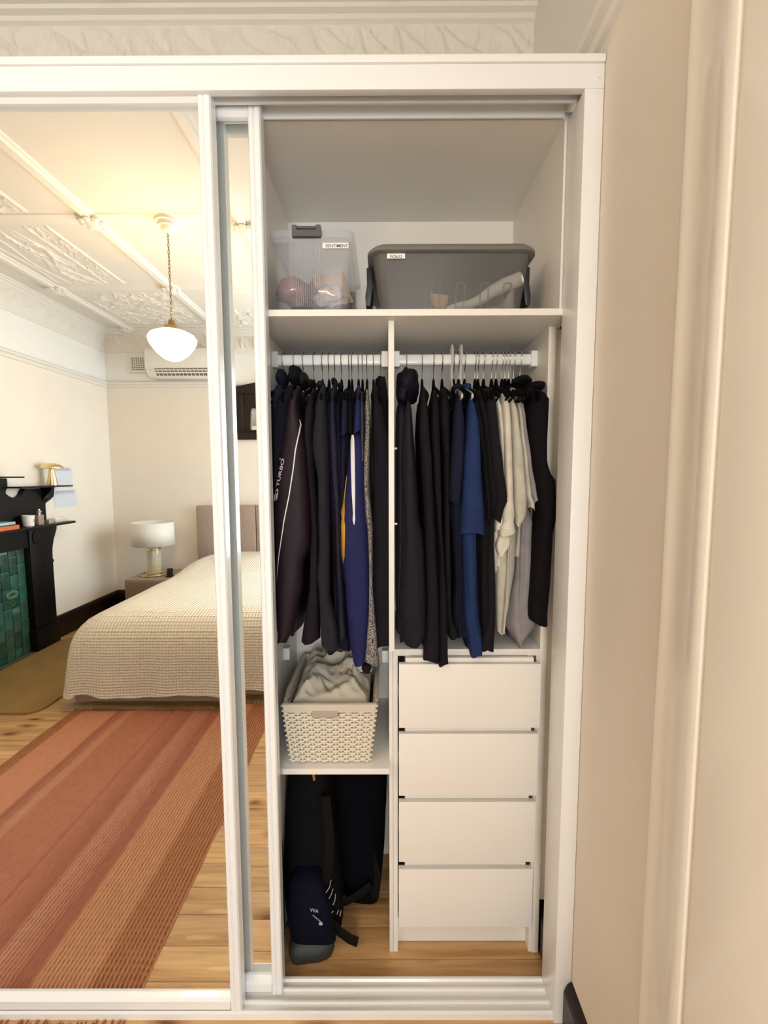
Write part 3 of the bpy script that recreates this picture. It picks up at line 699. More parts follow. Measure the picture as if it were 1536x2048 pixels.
def blanket_rings():
    rr = []; n = 260
    x0, x1, y0, y1 = BX0, BX1, BYH-.005, BYF           # y0 is the head end
    def ringpt(t, off, r):
        # rounded rectangle perimeter, head end flat; t in 0..1
        hx, hy = (x1-x0)/2+off, abs(y1-y0)/2+off*.5
        cx, cy = (x0+x1)/2, (y0+y1)/2+off*.5
        per = [2*(hx-r), PI/2*r, 2*(hy-r), PI/2*r, 2*(hx-r), PI/2*r, 2*(hy-r), PI/2*r]; tot = sum(per); d = t*tot; k = 0
        while d > per[k] and k < 7: d -= per[k]; k += 1
        f = d/per[k]
        # start at foot left going right (foot is at +y)
        if k == 0: p = (cx-hx+r+f*per[0], cy+hy, 0, 1)
        elif k == 1: a = PI/2*(1-f); p = (cx+hx-r+r*math.cos(a), cy+hy-r+r*math.sin(a), math.cos(a), math.sin(a))
        elif k == 2: p = (cx+hx, cy+hy-r-f*per[2], 1, 0)
        elif k == 3: a = -PI/2*f; p = (cx+hx-r+r*math.cos(a), cy-hy+r+r*math.sin(a), math.cos(a), math.sin(a))
        elif k == 4: p = (cx+hx-r-f*per[4], cy-hy, 0, -1)
        elif k == 5: a = -PI/2-PI/2*f; p = (cx-hx+r+r*math.cos(a), cy-hy+r+r*math.sin(a), math.cos(a), math.sin(a))
        elif k == 6: p = (cx-hx, cy-hy+r+f*per[6], -1, 0)
        else: a = PI-PI/2*f; p = (cx-hx+r+r*math.cos(a), cy+hy-r+r*math.sin(a), math.cos(a), math.sin(a))
        return p, k
    ztop = .585
    lev = [(.09, .055), (.094, .053), (.14, .048), (.20, .043), (.27, .038), (.34, .034), (.41, .026), (.46, .013), (.505, -.01), (.54, -.04), (.565, -.08), (.582, -.13), (.59, -.18)]
    for zi, (z, off) in enumerate(lev):
        ring = []
        for j in range(n):
            t = j/n; r = .10+.02*(z/.6)
            (px, py, nx, ny), k = ringpt(t, off, max(.05, r))
            hang = max(0, 1-z/.5)
            corner = 1 if k in (1, 7) else 0
            s = px if k in (0, 4) else py
            fold = (.010*math.sin(s*17)+.006*math.sin(s*31+1.3)+.012*noise.noise((px*5, py*5, 3)))*hang
            fold += corner*.03*hang
            hz = (.014*math.sin(s*9+.5)+.022*noise.noise((px*6, py*6, 8))-.02*corner)*max(0, 1-z/.2)
            if k in (7, 6) : hz -= .0
            hd = (py-BYF)/(y0-BYF)                     # 0 foot .. 1 head
            up = .05*max(0, min(1, (hd-.62)/.18))*max(0, min(1, (z-.4)/.15))
            ring.append((px+nx*fold, py+ny*fold, z+hz+up+.006*noise.noise((px*3, py*3, 5))*(z/.6)))
        rr.append(ring)
    # close over the top
    last = rr[-1]; cx, cy = (x0+x1)/2, (y0+y1)/2
    for f in (.9, .8, .65, .5, .35, .2, .08, .002):
        ring = []
        for p in last:
            x = cx+(p[0]-cx)*f; yq = cy+(p[1]-cy)*f; hd = (yq-BYF)/(y0-BYF)
            z = .592+.05*max(0, min(1, (hd-.62)/.18))*(1+.3*math.cos((x-cx)*6.5))+.012*noise.noise((x*3.5, yq*3.5, 1))
            ring.append((x, yq, z))
        rr.append(ring)
    return rr
bl = Thing('blanket', (-1.23, (BYF+BYH)/2, .3), 'cream waffle-weave blanket draped over the bed', 'blanket')
bl.part('cloth', MB().rings(blanket_rings(), caps=False), waffle_mat(), smooth=True, angle=80)

# ---- nightstand and what is on it
NX0, NX1, NYF, NZ = -2.625, -2.13, RY(3.27), .445
NS = Thing('nightstand', ((NX0+NX1)/2, (NYF+YB)/2, 0), 'taupe bedside cabinet in the corner beside the bed', 'nightstand')
M_ns = mat('taupe_veneer', (.34, .25, .185), .55, var=.05)
NS.part('body', MB().box((NX0, YB+.03, .05), (NX1, NYF, NZ)), M_ns, bevel=.003)
for k in range(2):
    d = NS.part('drawer', MB().box((NX0+.006, NYF+.001, .06+k*.19), (NX1-.006, NYF+.014, .24+k*.185)), mat('taupe_drawer', (.25, .17, .115), .55), bevel=.003)
NS.part('plinth', MB().box((NX0+.02, YB+.05, 0), (NX1-.02, NYF-.02, .05)), M_black)
p = onY(308, 1145, 3.50); loc = (p.x, RY(3.50), NZ+.0005)
T = Thing('decorative_tray', loc, 'round gold-rimmed tray under the bedside lamp', 'tray')
T.part('dish', MB().lathe([(.135, 0), (.142, .003), (.142, .014), (.138, .014), (.136, .005), (0, .004)], loc, 36), mat('tray_mirror', (.55, .5, .42), .15, metal=.8), smooth=True)
T.part('rim', MB().tube([(loc[0]+.141*math.cos(t*PI/18), loc[1]+.141*math.sin(t*PI/18), loc[2]+.015) for t in range(37)], .004, 8), M_gold, smooth=True)
l2 = (loc[0]+.012, loc[1]-.0, NZ+.006)
T = Thing('table_lamp', l2, 'bedside lamp with white drum shade and mother-of-pearl column', 'lamp')
T.part('foot', MB().lathe([(.074, 0), (.076, .004), (.076, .018), (.07, .022), (0, .022)], l2, 28), M_gold, smooth=True)
T.part('column', MB().lathe([(.066, .022), (.068, .03), (.068, .255), (.066, .262)], l2, 28), mat('pearl_shell', (.60, .52, .38), .25, var=.14, vscale=60, coat=.5), smooth=True)
T.part('collar', MB().lathe([(.066, .262), (.069, .265), (.069, .282), (.05, .286), (0, .286)], l2, 28), M_gold, smooth=True)
T.part('shade', MB().lathe([(.204, .315), (.200, .555)], l2, 40, caps=False), mat('white_linen', (.78, .76, .70), .85, bump=.15, bscale=500), smooth=True, solid=.003)
T.part('stem', MB().tube([(l2[0], l2[1], l2[2]+.28), (l2[0], l2[1], l2[2]+.54)], .006, 8), M_gold)
p = onY(339, 1150, 3.40); l3 = (p.x, RY(3.40), NZ+.0005)
single('phone_dock', MB().prism([(-.035+l3[1], 0+NZ+.001), (.03+l3[1], NZ+.001), (.03+l3[1], NZ+.012), (.0+l3[1], NZ+.014), (-.012+l3[1], NZ+.085), (-.024+l3[1], NZ+.085), (-.02+l3[1], NZ+.012), (-.035+l3[1], NZ+.010)], 'x', l3[0]-.027, l3[0]+.027), mat('black_plastic', (.012, .012, .013), .4), l3, 'small upright black charging dock beside the bedside lamp', 'dock')

# ---- dark timber wall mirror above the bed
MC, MZ0 = -1.245, 1.885
WM = Thing('wall_mirror', (MC, YB, MZ0), 'dark stained timber wall mirror with carved inner arch above the bed', 'wall mirror')
def symx(pts, y0, y1, m, nm, **k):
    poly = [(MC-a, MZ0+b) for a, b in pts]+[(MC+a, MZ0+b) for a, b in reversed(pts)]
    return WM.part(nm, MB().prism(poly, 'y', y0, y1), m, **k)
Yw = YB+.001
symx([(.405, 0), (.415, .085), (.0, .085)], Yw, Yw+.035, M_darkwood, 'bottom_panel')
WM.part('ledge', MB().box((MC-.44, Yw, MZ0+.085), (MC+.44, Yw+.06, MZ0+.105)), M_darkwood, bevel=.003)
for s in (1, -1):
    WM.part('side_frame', MB().prism([(MC+s*a, MZ0+b) for a, b in ((.415, .105), (.40, .52), (.315, .52), (.31, .105))], 'y', Yw, Yw+.04), M_darkwood, bevel=.003)
    WM.part('inner_stile', MB().prism([(MC+s*a, MZ0+b) for a, b in ((.308, .105), (.312, .50), (.20, .50), (.225, .34), (.235, .30), (.245, .105))], 'y', Yw+.004, Yw+.028), M_darkwood)
    WM.part('carving', MB().tube([(MC+s*.29, Yw+.03, MZ0+.45), (MC+s*.27, Yw+.035, MZ0+.40), (MC+s*.245, Yw+.032, MZ0+.36)], .012, 8), M_darkwood, smooth=True)
symx([(.43, .50), (.43, .565), (.0, .655), (.0, .50)], Yw, Yw+.05, M_darkwood, 'pediment', bevel=.003)
symx([(.30, .50), (.24, .39), (.235, .35), (.20, .345), (.17, .355), (.12, .35), (.06, .36), (.0, .35), (.0, .50)], Yw+.006, Yw+.03, M_darkwood, 'carved_arch')
WM.part('glass', MB().box((MC-.30, Yw, MZ0+.105), (MC+.30, Yw+.003, MZ0+.50)), M_mirror)

# ---- split air conditioner and wall vent
AX0, AX1 = -2.495, -1.70
AC = Thing('air_conditioner', ((AX0+AX1)/2, YB, 2.52), 'white split air conditioner high on the wall above the bed', 'air conditioner')
M_ac = mat('white_plastic', (.82, .81, .77), .35)
prof = [(0, 0), (.10, 0), (.15, .025), (.19, .07), (.20, .10), (.20, .25), (.185, .285), (.15, .29), (0, .29)]
AC.part('body', MB().prism([(YB+.001+a, 2.525+b) for a, b in prof], 'x', AX0, AX1), M_ac, bevel=.008)
AC.part('outlet', MB().prism([(YB+.145, 2.543), (YB+.200, 2.600), (YB+.203, 2.597), (YB+.15, 2.538)], 'x', AX0+.10, AX1-.06), mat('ac_outlet', (.16, .13, .10), .6))
for k in range(2): AC.part('louver', MB().prism([(YB+.165+k*.02, 2.557+k*.022), (YB+.192+k*.012, 2.565+k*.022), (YB+.193+k*.012, 2.568+k*.022), (YB+.166+k*.02, 2.560+k*.022)], 'x', AX0+.1, AX1-.06), M_ac)
for k in range(14):
    x = AX0+.13+k*.042; AC.part('vane', MB().prism([(YB+.15, 2.545), (YB+.2, 2.60), (YB+.207, 2.592), (YB+.156, 2.538)], 'x', x, x+.004), M_ac)
AC.part('display', MB().prism([(AX0+.05+.006*math.cos(t*PI/6), 2.585+.006*math.sin(t*PI/6)) for t in range(12)], 'y', YB+.186, YB+.204), mat('ac_light', (.6, .62, .6), .3))
v0, v1 = onY(257, 710, 3.8), onY(300, 746, 3.8)
VT = Thing('wall_vent', ((v0.x+v1.x)/2, YB, v1.z), 'square white plaster wall vent with punched holes beside the air conditioner', 'vent')
VT.part('back_plate', MB().box((v0.x, YB+.0006, v1.z), (v1.x, YB+.004, v0.z)), mat('vent_dark', (.05, .045, .04), .8))
fr = MB(); wd = v1.x-v0.x; hd_ = v0.z-v1.z
for a, b, c_, d_ in ((0, .14, 0, 1), (.86, 1, 0, 1), (.14, .86, 0, .14), (.14, .86, .86, 1)):
    fr.box((v0.x+a*wd, YB+.004, v1.z+c_*hd_), (v0.x+b*wd, YB+.014, v1.z+d_*hd_))
VT.part('frame', fr, M_plaster, fix=False)
for k in range(8):
    t = .14+.72*k/7
    VT.part('bar', MB().box((v0.x+t*wd-.0042, YB+.004, v1.z+.14*hd_), (v0.x+t*wd+.0042, YB+.011, v1.z+.86*hd_)), M_plaster)
    VT.part('bar', MB().box((v0.x+.14*wd, YB+.004, v1.z+t*hd_-.0042), (v0.x+.86*wd, YB+.0105, v1.z+t*hd_+.0042)), M_plaster)

# ---- pendant lamp
PX, PY = -1.325, RY(1.748)
PD = Thing('pendant_lamp', (PX, PY, 2.21), 'lit schoolhouse glass pendant hanging from the ceiling', 'pendant lamp')
PD.part('ceiling_rose', MB().lathe([(.075, 3.049), (.072, 3.03), (.058, 3.027), (.054, 3.008), (.042, 3.004), (.036, 2.985), (.02, 2.972), (0, 2.97)], (PX, PY, 0), 28), M_plaster, smooth=True, angle=40)
ch = MB(); zc = 2.975; k = 0
while zc > 2.462:
    a = .0075; pts = []
    for t in range(9):
        q = t*PI/4; u_, v_ = .0055*math.cos(q), .013*math.sin(q)
        pts.append((PX+(u_ if k % 2 else 0), PY+(0 if k % 2 else u_), zc-.010+v_))
    ch.tube(pts, .0022, 5); zc -= .0205; k += 1
PD.part('chain', ch, M_brass)
PD.part('gallery', MB().lathe([(.008, 2.465), (.02, 2.455), (.024, 2.43), (.045, 2.42), (.05, 2.395), (.047, 2.385), (0, 2.385)], (PX, PY, 0), 24), M_brass, smooth=True, angle=40)
glow = mat('lit_opal_glass', (.9, .86, .78), .2, emit=(1.0, .64, .31), estr=LAMP_POWER/(PI*.175))
PD.part('glass_shade', MB().lathe([(.044, 2.405), (.05, 2.396), (.09, 2.385), (.128, 2.366), (.142, 2.345), (.139, 2.325), (.12, 2.29), (.092, 2.255), (.055, 2.225), (.02, 2.211), (0, 2.21)], (PX, PY, 0), 36, caps=False), glow, smooth=True, angle=60)
#@@CLOTHES
# ================================================================== CLOTHES
def A(y, a, b): return (690+.17578*y, 530+.17578*a, 530+.17578*b)      # enlarged photo crops -> photo pixels (row, left, right)
def B(y, a, b): return (1000+.17578*y, 530+.17578*a, 530+.17578*b)
def Cc(y, a, b): return (690+.23438*y, 780+.23438*a, 780+.23438*b)
def Dd(y, a, b): return (1000+.23438*y, 780+.23438*a, 780+.23438*b)
FAB = {}
def fabric(name, col, rough=.9, sheen=.0, bump=.5, bscale=26, var=.12, vscale=25):
    if max(col) < .06: col = tuple(c*.62 for c in col)
    return mat('fabric_'+name, col, rough, bump=bump, bscale=bscale, var=var, vscale=vscale, sheen=sheen, spec=.2)
def tweed(name, c0, c1, scale=420):
    m = mat('fabric_'+name, c1, .95)
    n, l, b = nodes(m); tc = n.new('ShaderNodeTexCoord'); nz = n.new('ShaderNodeTexNoise'); nz.inputs['Scale'].default_value = scale; nz.inputs['Detail'].default_value = 2
    r = n.new('ShaderNodeValToRGB'); r.color_ramp.elements[0].position = .44; r.color_ramp.elements[1].position = .58
    r.color_ramp.elements[0].color = (*c0, 1); r.color_ramp.elements[1].color = (*c1, 1)
    l.new(tc.outputs['Object'], nz.inputs['Vector']); l.new(nz.outputs['Fac'], r.inputs['Fac']); l.new(r.outputs['Color'], b.inputs['Base Color'])
    return m
class Fall:
    """a hanging tube of cloth; rows = (photo row, left, right) at the depth of its front"""
    def __init__(s, rows, yf, ry=.038, seed=0, fold=.06, ex=.75):
        s.rows = []; s.yf = yf; s.ry = ry; s.seed = seed; s.fold = fold*(2.0 if fold > .018 else 1); s.ex = ex
        for py, pl, pr in rows:
            a, b = onY(pl, py, yf), onY(pr, py, yf); s.rows.append((a.z, (a.x+b.x)/2, max(.004, (b.x-a.x)/2)))
        s.rows.sort(key=lambda r: -r[0])
    def at(s, z):
        R = s.rows
        if z >= R[0][0]: return R[0][1], R[0][2]
        for i in range(len(R)-1):
            if R[i][0] >= z >= R[i+1][0]:
                t = (R[i][0]-z)/max(1e-6, R[i][0]-R[i+1][0]); t = t*t*(3-2*t)*.5+t*.5
                return R[i][1]+(R[i+1][1]-R[i][1])*t, R[i][2]+(R[i+1][2]-R[i][2])*t
        return R[-1][1], R[-1][2]
    def front(s, x, z):
        xc, rx = s.at(z); c = max(-.98, min(.98, (x-xc)/rx))
        return s.yf+s.ry-s.ry*(1-abs(c)**(2/s.ex))**(s.ex/2)
    def mesh(s, mb, n=26):
        zt, zb = s.rows[0][0], s.rows[-1][0]; N = max(8, int((zt-zb)/.018)); rr = []
        for i in range(N+1):
            t = i/N; z = zt+(zb-zt)*t; xc, rx = s.at(z); ring = []
            top = min(1, (t*N+.35)/2.0) if t*N < 2 else 1
            for j in range(n):
                a = 2*PI*j/n; c, q = math.cos(a), math.sin(a)
                k = 1+s.fold*(math.sin(3*a+s.seed+z*9)*.6+math.sin(5*a+s.seed*2-z*14)*.4)*min(1, t*3)
                hz = .006*math.sin(2*a+s.seed)*(1 if i == N else 0)
                x = xc+rx*math.copysign(abs(c)**s.ex, c)*(k if abs(c) < .85 else 1)*(top*.6+.4)
                y = s.yf+s.ry-s.ry*math.copysign(abs(q)**s.ex, q)*k*top
                ring.append((x, y, z+hz))
            rr.append(ring)
        last = rr[-1]; zc = last[0][2]; cx = sum(p[0] for p in last)/n; cy = sum(p[1] for p in last)/n
        rr.append([(cx+(p[0]-cx)*.8, cy+(p[1]-cy)*.8, p[2]+.004) for p in last])
        rr.append([(cx+(p[0]-cx)*.6, cy+(p[1]-cy)*.6, p[2]+.03) for p in last])
        mb.rings(rr)
        return mb
    def ribbon(s, rows, lift=.0016):
        """a strip that lies on the front of this fall, rows as above"""
        mb = MB(); rr = []
        pts = []
        for py, pl, pr in rows:
            a, b = onY(pl, py, s.yf), onY(pr, py, s.yf); pts.append((a.z, a.x, b.x))
        pts.sort(key=lambda r: -r[0]); dense = []
        for i in range(len(pts)-1):
            for k in range(6):
                t = k/6; dense.append(tuple(pts[i][q]+(pts[i+1][q]-pts[i][q])*t for q in range(3)))
        dense.append(pts[-1])
        for z, xa, xb in dense:
            rr.append([(xa+(xb-xa)*t/5, s.front(xa+(xb-xa)*t/5, z)-lift-.03*0, z) for t in range(6)])
        mb.rings(rr, closed=False)
        return mb
HANG_MESH = {}
def hanger(x, label, group, clear=False):
    T = Thing('coat_hanger', (x, .28, 1.70), label, 'hanger', group)
    key = 'c' if clear else 'b'
    if key not in HANG_MESH:
        lift = .018 if clear else 0
        hk = MB().tube([(0, 0, .074), (0, -.0005, .10), (0, -.006, .118), (0, -.0155, .132), (0, -.0175, .148+lift), (0, -.012, .162+lift), (0, .0, .168+lift), (0, .012, .162+lift), (0, .0175, .146+lift), (0, .017, .136)], .0038 if clear else .0016, 6)
        bd = MB()
        bd.tube([(0, -.19, .002), (0, -.17, .010), (0, -.05, .046), (0, -.018, .056), (0, -.005, .078), (0, 0, .08), (0, .005, .078), (0, .018, .056), (0, .05, .046), (0, .17, .010), (0, .19, .002)], .0035, 6, ry=.0075)
        bd.tube([(0, -.19, .002), (0, -.16, -.006), (0, .16, -.006), (0, .19, .002)], .003, 6)
        mc = mix_transparent(mat('clear_plastic', (.8, .8, .8), .1, spec=.8), .45) if clear else None
        o1 = mesh_obj('hook', hk, mc or M_steel, T.o, smooth=True); o2 = mesh_obj('frame', bd, mc or M_hang, T.o, smooth=True)
        HANG_MESH[key] = (o1.data, o2.data)
    else:
        for nm, me in zip(('hook', 'frame'), HANG_MESH[key]):
            o = bpy.data.objects.new(nm, me); C.objects.link(o); o.parent = T.o
    return T
def body_mesh(mb, x, fall, hem, rx, seed, y0, y1, ztop=1.742):
    """the flat of the garment behind the front fall"""
    n = 30; rr = []; N = 26
    for i in range(N+1):
        t = i/N; z = ztop+(hem-ztop)*t
        sl = min(1, (ztop-z)/.055)
        w_ = .05+((y1-y0)/2-.05)*sl**.7; cy = .28+((y0+y1)/2-.28)*sl
        fx = fall.at(z)[0] if fall else x
        bl_ = min(1, max(0, (ztop-z)/.3))*.55
        cx = x+(fx-x)*bl_
        ring = []
        for j in range(n):
            a = 2*PI*j/n; c, q = math.cos(a), math.sin(a)
            wob = .5*rx*math.sin(q*7+seed+z*3)*min(1, t*2)
            ring.append((cx+rx*(.55+.45*min(1, t*4))*math.copysign(abs(c)**.8, c)+wob, cy+w_*math.copysign(abs(q)**.8, q), z+(.008*math.sin(a*2+seed) if i == N else 0)))
        rr.append(ring)
    mb.rings(rr)
    return mb
def blob(mb, px, py, y, rpx, rpy, ry, seed, lump=.12):
    """a lumpy hood / collar: photo centre and radii, at depth y"""
    c = onY(px, py, y); e = onY(px+rpx, py, y); t = onY(px, py-rpy, y)
    rx, rz = e.x-c.x, t.z-c.z; rr = []
    for i in range(13):
        ph = PI*i/12
        ring = []
        for j in range(18):
            a = 2*PI*j/18; d = Vector((math.sin(ph)*math.cos(a), math.sin(ph)*math.sin(a), math.cos(ph)))
            k = 1+lump*noise.noise(d*1.8+Vector((seed, 0, 0)))+.05*math.sin(6*d.z+seed)
            ring.append((c.x+rx*d.x*k, c.y+ry*d.y*k, c.z+rz*d.z*k))
        rr.append(ring)
    mb.rings(rr)
    return mb
GN = [0]
def garment(kind, hook_px, label, m, falls, hem_row=None, group=None, cat=None, hood=None, rx=.009, y0=None, y1=.45, extra=None, back=True, hanger_x=None, ztop=1.742, collar=None):
    GN[0] += 1; sd = GN[0]*1.7
    x = hanger_x if hanger_x is not None else onY(hook_px, 740, .28).x
    left = x < .018
    short = ' '.join(label.split(' with ')[0].split(' beside ')[0].split()[:8])
    hanger(x, 'slim black hanger with silver hook holding the ' + short, 'black hangers on the jacket rail' if left else 'black hangers above the drawers')
    FL = [Fall(r, yf, ry, sd+i, fo) for i, (nm, r, yf, ry, fo) in enumerate(falls)]
    T = Thing(kind, (x, .28, min(f.rows[-1][0] for f in FL)), label, cat or kind.replace('_', ' '), group)
    hz = onY(700, hem_row, FL[0].yf+.04).z if hem_row else min(f.rows[-1][0] for f in FL)+.01
    T.part('body', body_mesh(MB(), x, FL[-1], hz, rx, sd, (y0 or FL[0].yf+.02), y1, ztop), m, smooth=True, angle=70)
    for (nm, *_), f in zip(falls, FL):
        T.part(nm, f.mesh(MB()), m, smooth=True, angle=70)
        if nm == 'sleeve' and back:
            mb = f.mesh(MB()); xs = f.at(f.rows[0][0])[0]
            mb.v = [(x+(vx-xs)*.8, .565-vy*.95, vz) for vx, vy, vz in mb.v]; T.part('sleeve', mb, m, smooth=True, angle=70)
    if hood: T.part('hood', blob(MB(), *hood, sd), m, smooth=True, angle=80)
    if collar: T.part('collar', blob(MB(), *collar, sd, .05), m, smooth=True, angle=80)
    return T, FL
slate = fabric('slate_navy', (.018, .023, .045)); inkn = fabric('ink_navy', (.007, .008, .018)); maroon = fabric('plum', (.020, .009, .018), .55, sheen=.0)
brownk = fabric('brown_black', (.018, .012, .017)); charc = fabric('charcoal', (.026, .025, .036)); navy = fabric('navy', (.009, .010, .032)); quilt = fabric('quilted_navy', (.012, .013, .034), .6, bump=.6, bscale=120)
purp = fabric('indigo', (.016, .014, .045)); blackf = fabric('black', (.005, .005, .007)); royal = fabric('royal_navy', (.012, .014, .075), .7)
greyp = fabric('grey_mauve', (.07, .065, .075)); twd = tweed('speckled_knit', (.012, .011, .012), (.40, .37, .35)); dkch = fabric('deep_charcoal', (.012, .011, .018))
blue = fabric('mid_blue', (.012, .028, .105), .8); white = fabric('white', (.70, .68, .62), .9); cream = fabric('off_white', (.64, .61, .53)); oat = fabric('oat_grey', (.50, .48, .41))
lilac = fabric('lilac_grey', (.27, .25, .265)); taup = fabric('taupe_knit', (.20, .17, .15)); vestm = fabric('black_plum', (.006, .004, .007))
S = 'sleeve'
garment('hooded_jacket', 566, 'slate navy hooded jacket at the mirror end of the rail', slate, [(S, [A(430, 60, 190), A(700, 60, 190), A(1100, 62, 180), A(1990, 80, 150), B(900, 105, 190), B(1500, 120, 190)], .135, .035, .05)], hood=(565, 758, .24, 11, 19, .05), rx=.007, hanger_x=-.306, y0=.17)
garment('hooded_jacket', 589, 'ink navy hoodie with a high hood beside the plum jacket', inkn, [(S, [A(430, 220, 330), A(600, 110, 290), A(800, 75, 250), A(1100, 68, 230), A(1500, 70, 200), B(600, 100, 220), B(1500, 125, 220)], .118, .03, .05)], hood=(592, 753, .23, 15, 20, .05))
T, FL = garment('track_jacket', 607, 'plum track jacket with white piping and TURBO down the sleeve', maroon, [(S, [A(440, 330, 400), A(540, 270, 375), A(700, 240, 370), A(900, 205, 410), A(1100, 175, 440), A(1300, 125, 460), A(1600, 92, 480), A(1990, 82, 490), B(300, 95, 500), B(560, 100, 490), B(720, 105, 420), B(1000, 110, 410), B(1250, 115, 355), B(1500, 120, 310), B(1650, 122, 215)], .098, .036, .015)], hood=(608, 762, .23, 10, 18, .05), rx=.008)
f = FL[0]
pip = [A(845, 384, 390), A(900, 393, 404), A(1000, 380, 392), A(1200, 340, 353), A(1400, 318, 330), A(1700, 272, 284), A(1990, 213, 225), B(400, 186, 197), B(650, 146, 156), B(900, 117, 125), B(980, 109, 113)]
T.part('piping', f.ribbon(pip, .0022), mat('white_trim', (.75, .72, .72), .6))
def lettering(T, f, txt, px0, py0, px1, py1, size, m, off=0.0, width=None, lift=.0022):
    vs, fs = text_mesh(txt, 1.0, offset=off)
    w0 = max(v[0] for v in vs)
    a, b = onY(px0, py0, f.yf), onY(px1, py1, f.yf); d = Vector((b.x-a.x, b.z-a.z)); L = d.length; d.normalize(); nrm = Vector((-d.y, d.x)); mb = MB()
    for vx, vy, _ in vs:
        x = a.x+d.x*vx*L/w0+nrm.x*vy*size; z = a.z+d.y*vx*L/w0+nrm.y*vy*size
        mb.v.append((x, f.front(x, z)-lift, z))
    mb.f = fs
    return T.part('lettering', mb, m, fix=False)
M_logo = mat('white_print', (.62, .58, .62), .6)
lettering(T, f, 'TURBO', 530+.1758*152, 690+.1758*1615, 530+.1758*222, 690+.1758*1298, .0125, M_logo, .012)
# ring mark after the word, and the fin-shaped emblem before it
c = onY(530+.1758*165, 690+.1758*1293, f.yf); mb = MB()
mb.rings([[(c.x+r*math.cos(t*PI/6), f.front(c.x+r*math.cos(t*PI/6), c.z+r*math.sin(t*PI/6))-.0022, c.z+r*math.sin(t*PI/6)) for t in range(12)] for r in (.0014, .0024)], caps=False); T.part('emblem', mb, M_logo)
fin = [(140, 1630), (147, 1660), (140, 1720), (122, 1770), (104, 1768), (106, 1730), (97, 1705), (90, 1740), (85, 1785), (80, 1780), (82, 1720), (92, 1680), (112, 1650)]
mb = MB()
for px, py in fin:
    q = onY(530+.1758*px, 690+.1758*py, f.yf); mb.v.append((q.x, f.front(q.x, q.z)-.0022, q.z))
mb.f = [tuple(range(len(fin)))]; T.part('emblem', mb, M_logo, fix=False)
garment('jacket', 628, 'brown-black soft jacket between the plum and charcoal jackets', brownk, [(S, [A(470, 505, 565), A(600, 480, 555), A(750, 440, 545), A(1000, 425, 530), A(1300, 465, 540), A(1990, 518, 590), B(300, 525, 600), B(600, 508, 600), B(1000, 490, 600), B(1300, 450, 605), B(1500, 415, 605), B(1630, 395, 608)], .122, .035, .05)], collar=(624, 768, .22, 8, 8, .04))
T, FL = garment('jacket', 645, 'charcoal grey jacket with a wide hanging sleeve', charc, [(S, [A(430, 610, 690), A(520, 590, 685), A(700, 560, 690), A(1000, 530, 702), A(1150, 522, 710), A(1400, 560, 716), A(1500, 585, 716), A(1990, 590, 722), B(550, 600, 724), B(900, 580, 724), B(1100, 605, 724), B(1500, 618, 815), B(1700, 628, 830)], .104, .034, .04)], collar=(642, 772, .22, 9, 9, .04))
T.part('cuff', Fall([B(1690, 690, 812), B(1745, 692, 812)], .112, .028, 1, .02).mesh(MB()), brownk, smooth=True)
garment('shirt', 658, 'black-navy long-sleeved shirt beside the charcoal jacket', navy, [(S, [A(460, 700, 745), A(900, 700, 800), A(1400, 720, 830), A(1990, 755, 835), B(300, 770, 855), B(900, 795, 890), B(1500, 820, 930), B(1720, 825, 965)], .128, .03, .04)])
garment('quilted_jacket', 670, 'quilted navy jacket with a small collar', quilt, [(S, [A(400, 765, 832), A(520, 725, 800), A(800, 720, 810), A(1100, 728, 825), A(1600, 760, 835), B(0, 780, 845), B(600, 792, 862), B(1300, 820, 905), B(1600, 830, 930)], .112, .03, .03)], collar=(669, 765, .23, 6, 8, .04))
T, FL = garment('polo_shirt', 683, 'indigo short-sleeved polo shirt in the jacket rail', purp, [(S, [A(480, 875, 940), A(750, 862, 940), A(1005, 855, 937)], .108, .03, .03), ('front', [A(980, 850, 935), A(1500, 845, 920), A(1990, 840, 905), B(500, 840, 900), B(900, 850, 905)], .135, .03, .03)], back=False, collar=(681, 772, .21, 6, 6, .03))
garment('shirt', 698, 'plain black shirt hanging by the indigo polo shirt', blackf, [(S, [A(480, 935, 985), A(700, 930, 1000), A(1000, 935, 1005)], .12, .028, .03), ('front', [A(990, 930, 990), A(1990, 900, 960), B(900, 890, 940)], .145, .025, .03)], group='plain black shirts on the jacket rail', back=False)
garment('shirt', 704, 'black shirt pressed right against the royal navy sports shirt', blackf, [(S, [A(490, 965, 1015), A(700, 960, 1020), A(1000, 960, 1025)], .13, .028, .03), ('front', [A(990, 950, 1010), A(1990, 930, 990), B(900, 920, 980)], .15, .025, .03)], group='plain black shirts on the jacket rail', back=False)
T, FL = garment('sports_shirt', 717, 'royal navy sports shirt with white stripe and yellow panel', royal, [(S, [A(440, 1035, 1092), A(600, 1022, 1092), A(990, 1000, 1100)], .102, .03, .02), ('front', [A(960, 985, 1100), A(1040, 965, 1112), A(1500, 922, 1142), A(1990, 858, 1155), B(300, 850, 1172), B(720, 872, 1190), B(1100, 905, 1200), B(1600, 940, 1182), B(1880, 1000, 1140)], .112, .032, .012)], back=False)
f = FL[1]
T.part('stripe', f.ribbon([A(1022, 984, 1008), A(1080, 970, 1016), A(1300, 976, 1022), A(1700, 988, 1026), A(1990, 998, 1027), B(150, 1003, 1024), B(285, 1013, 1016)], .002), mat('stripe_white', (.72, .72, .76), .7))
T.part('panel', f.ribbon([A(1480, 922, 925), A(1800, 882, 903), A(1990, 862, 900), B(150, 858, 905), B(300, 856, 911), B(500, 858, 906), B(640, 866, 903), B(742, 880, 884)], .002), mat('amber_yellow', (.62, .33, .035), .7))
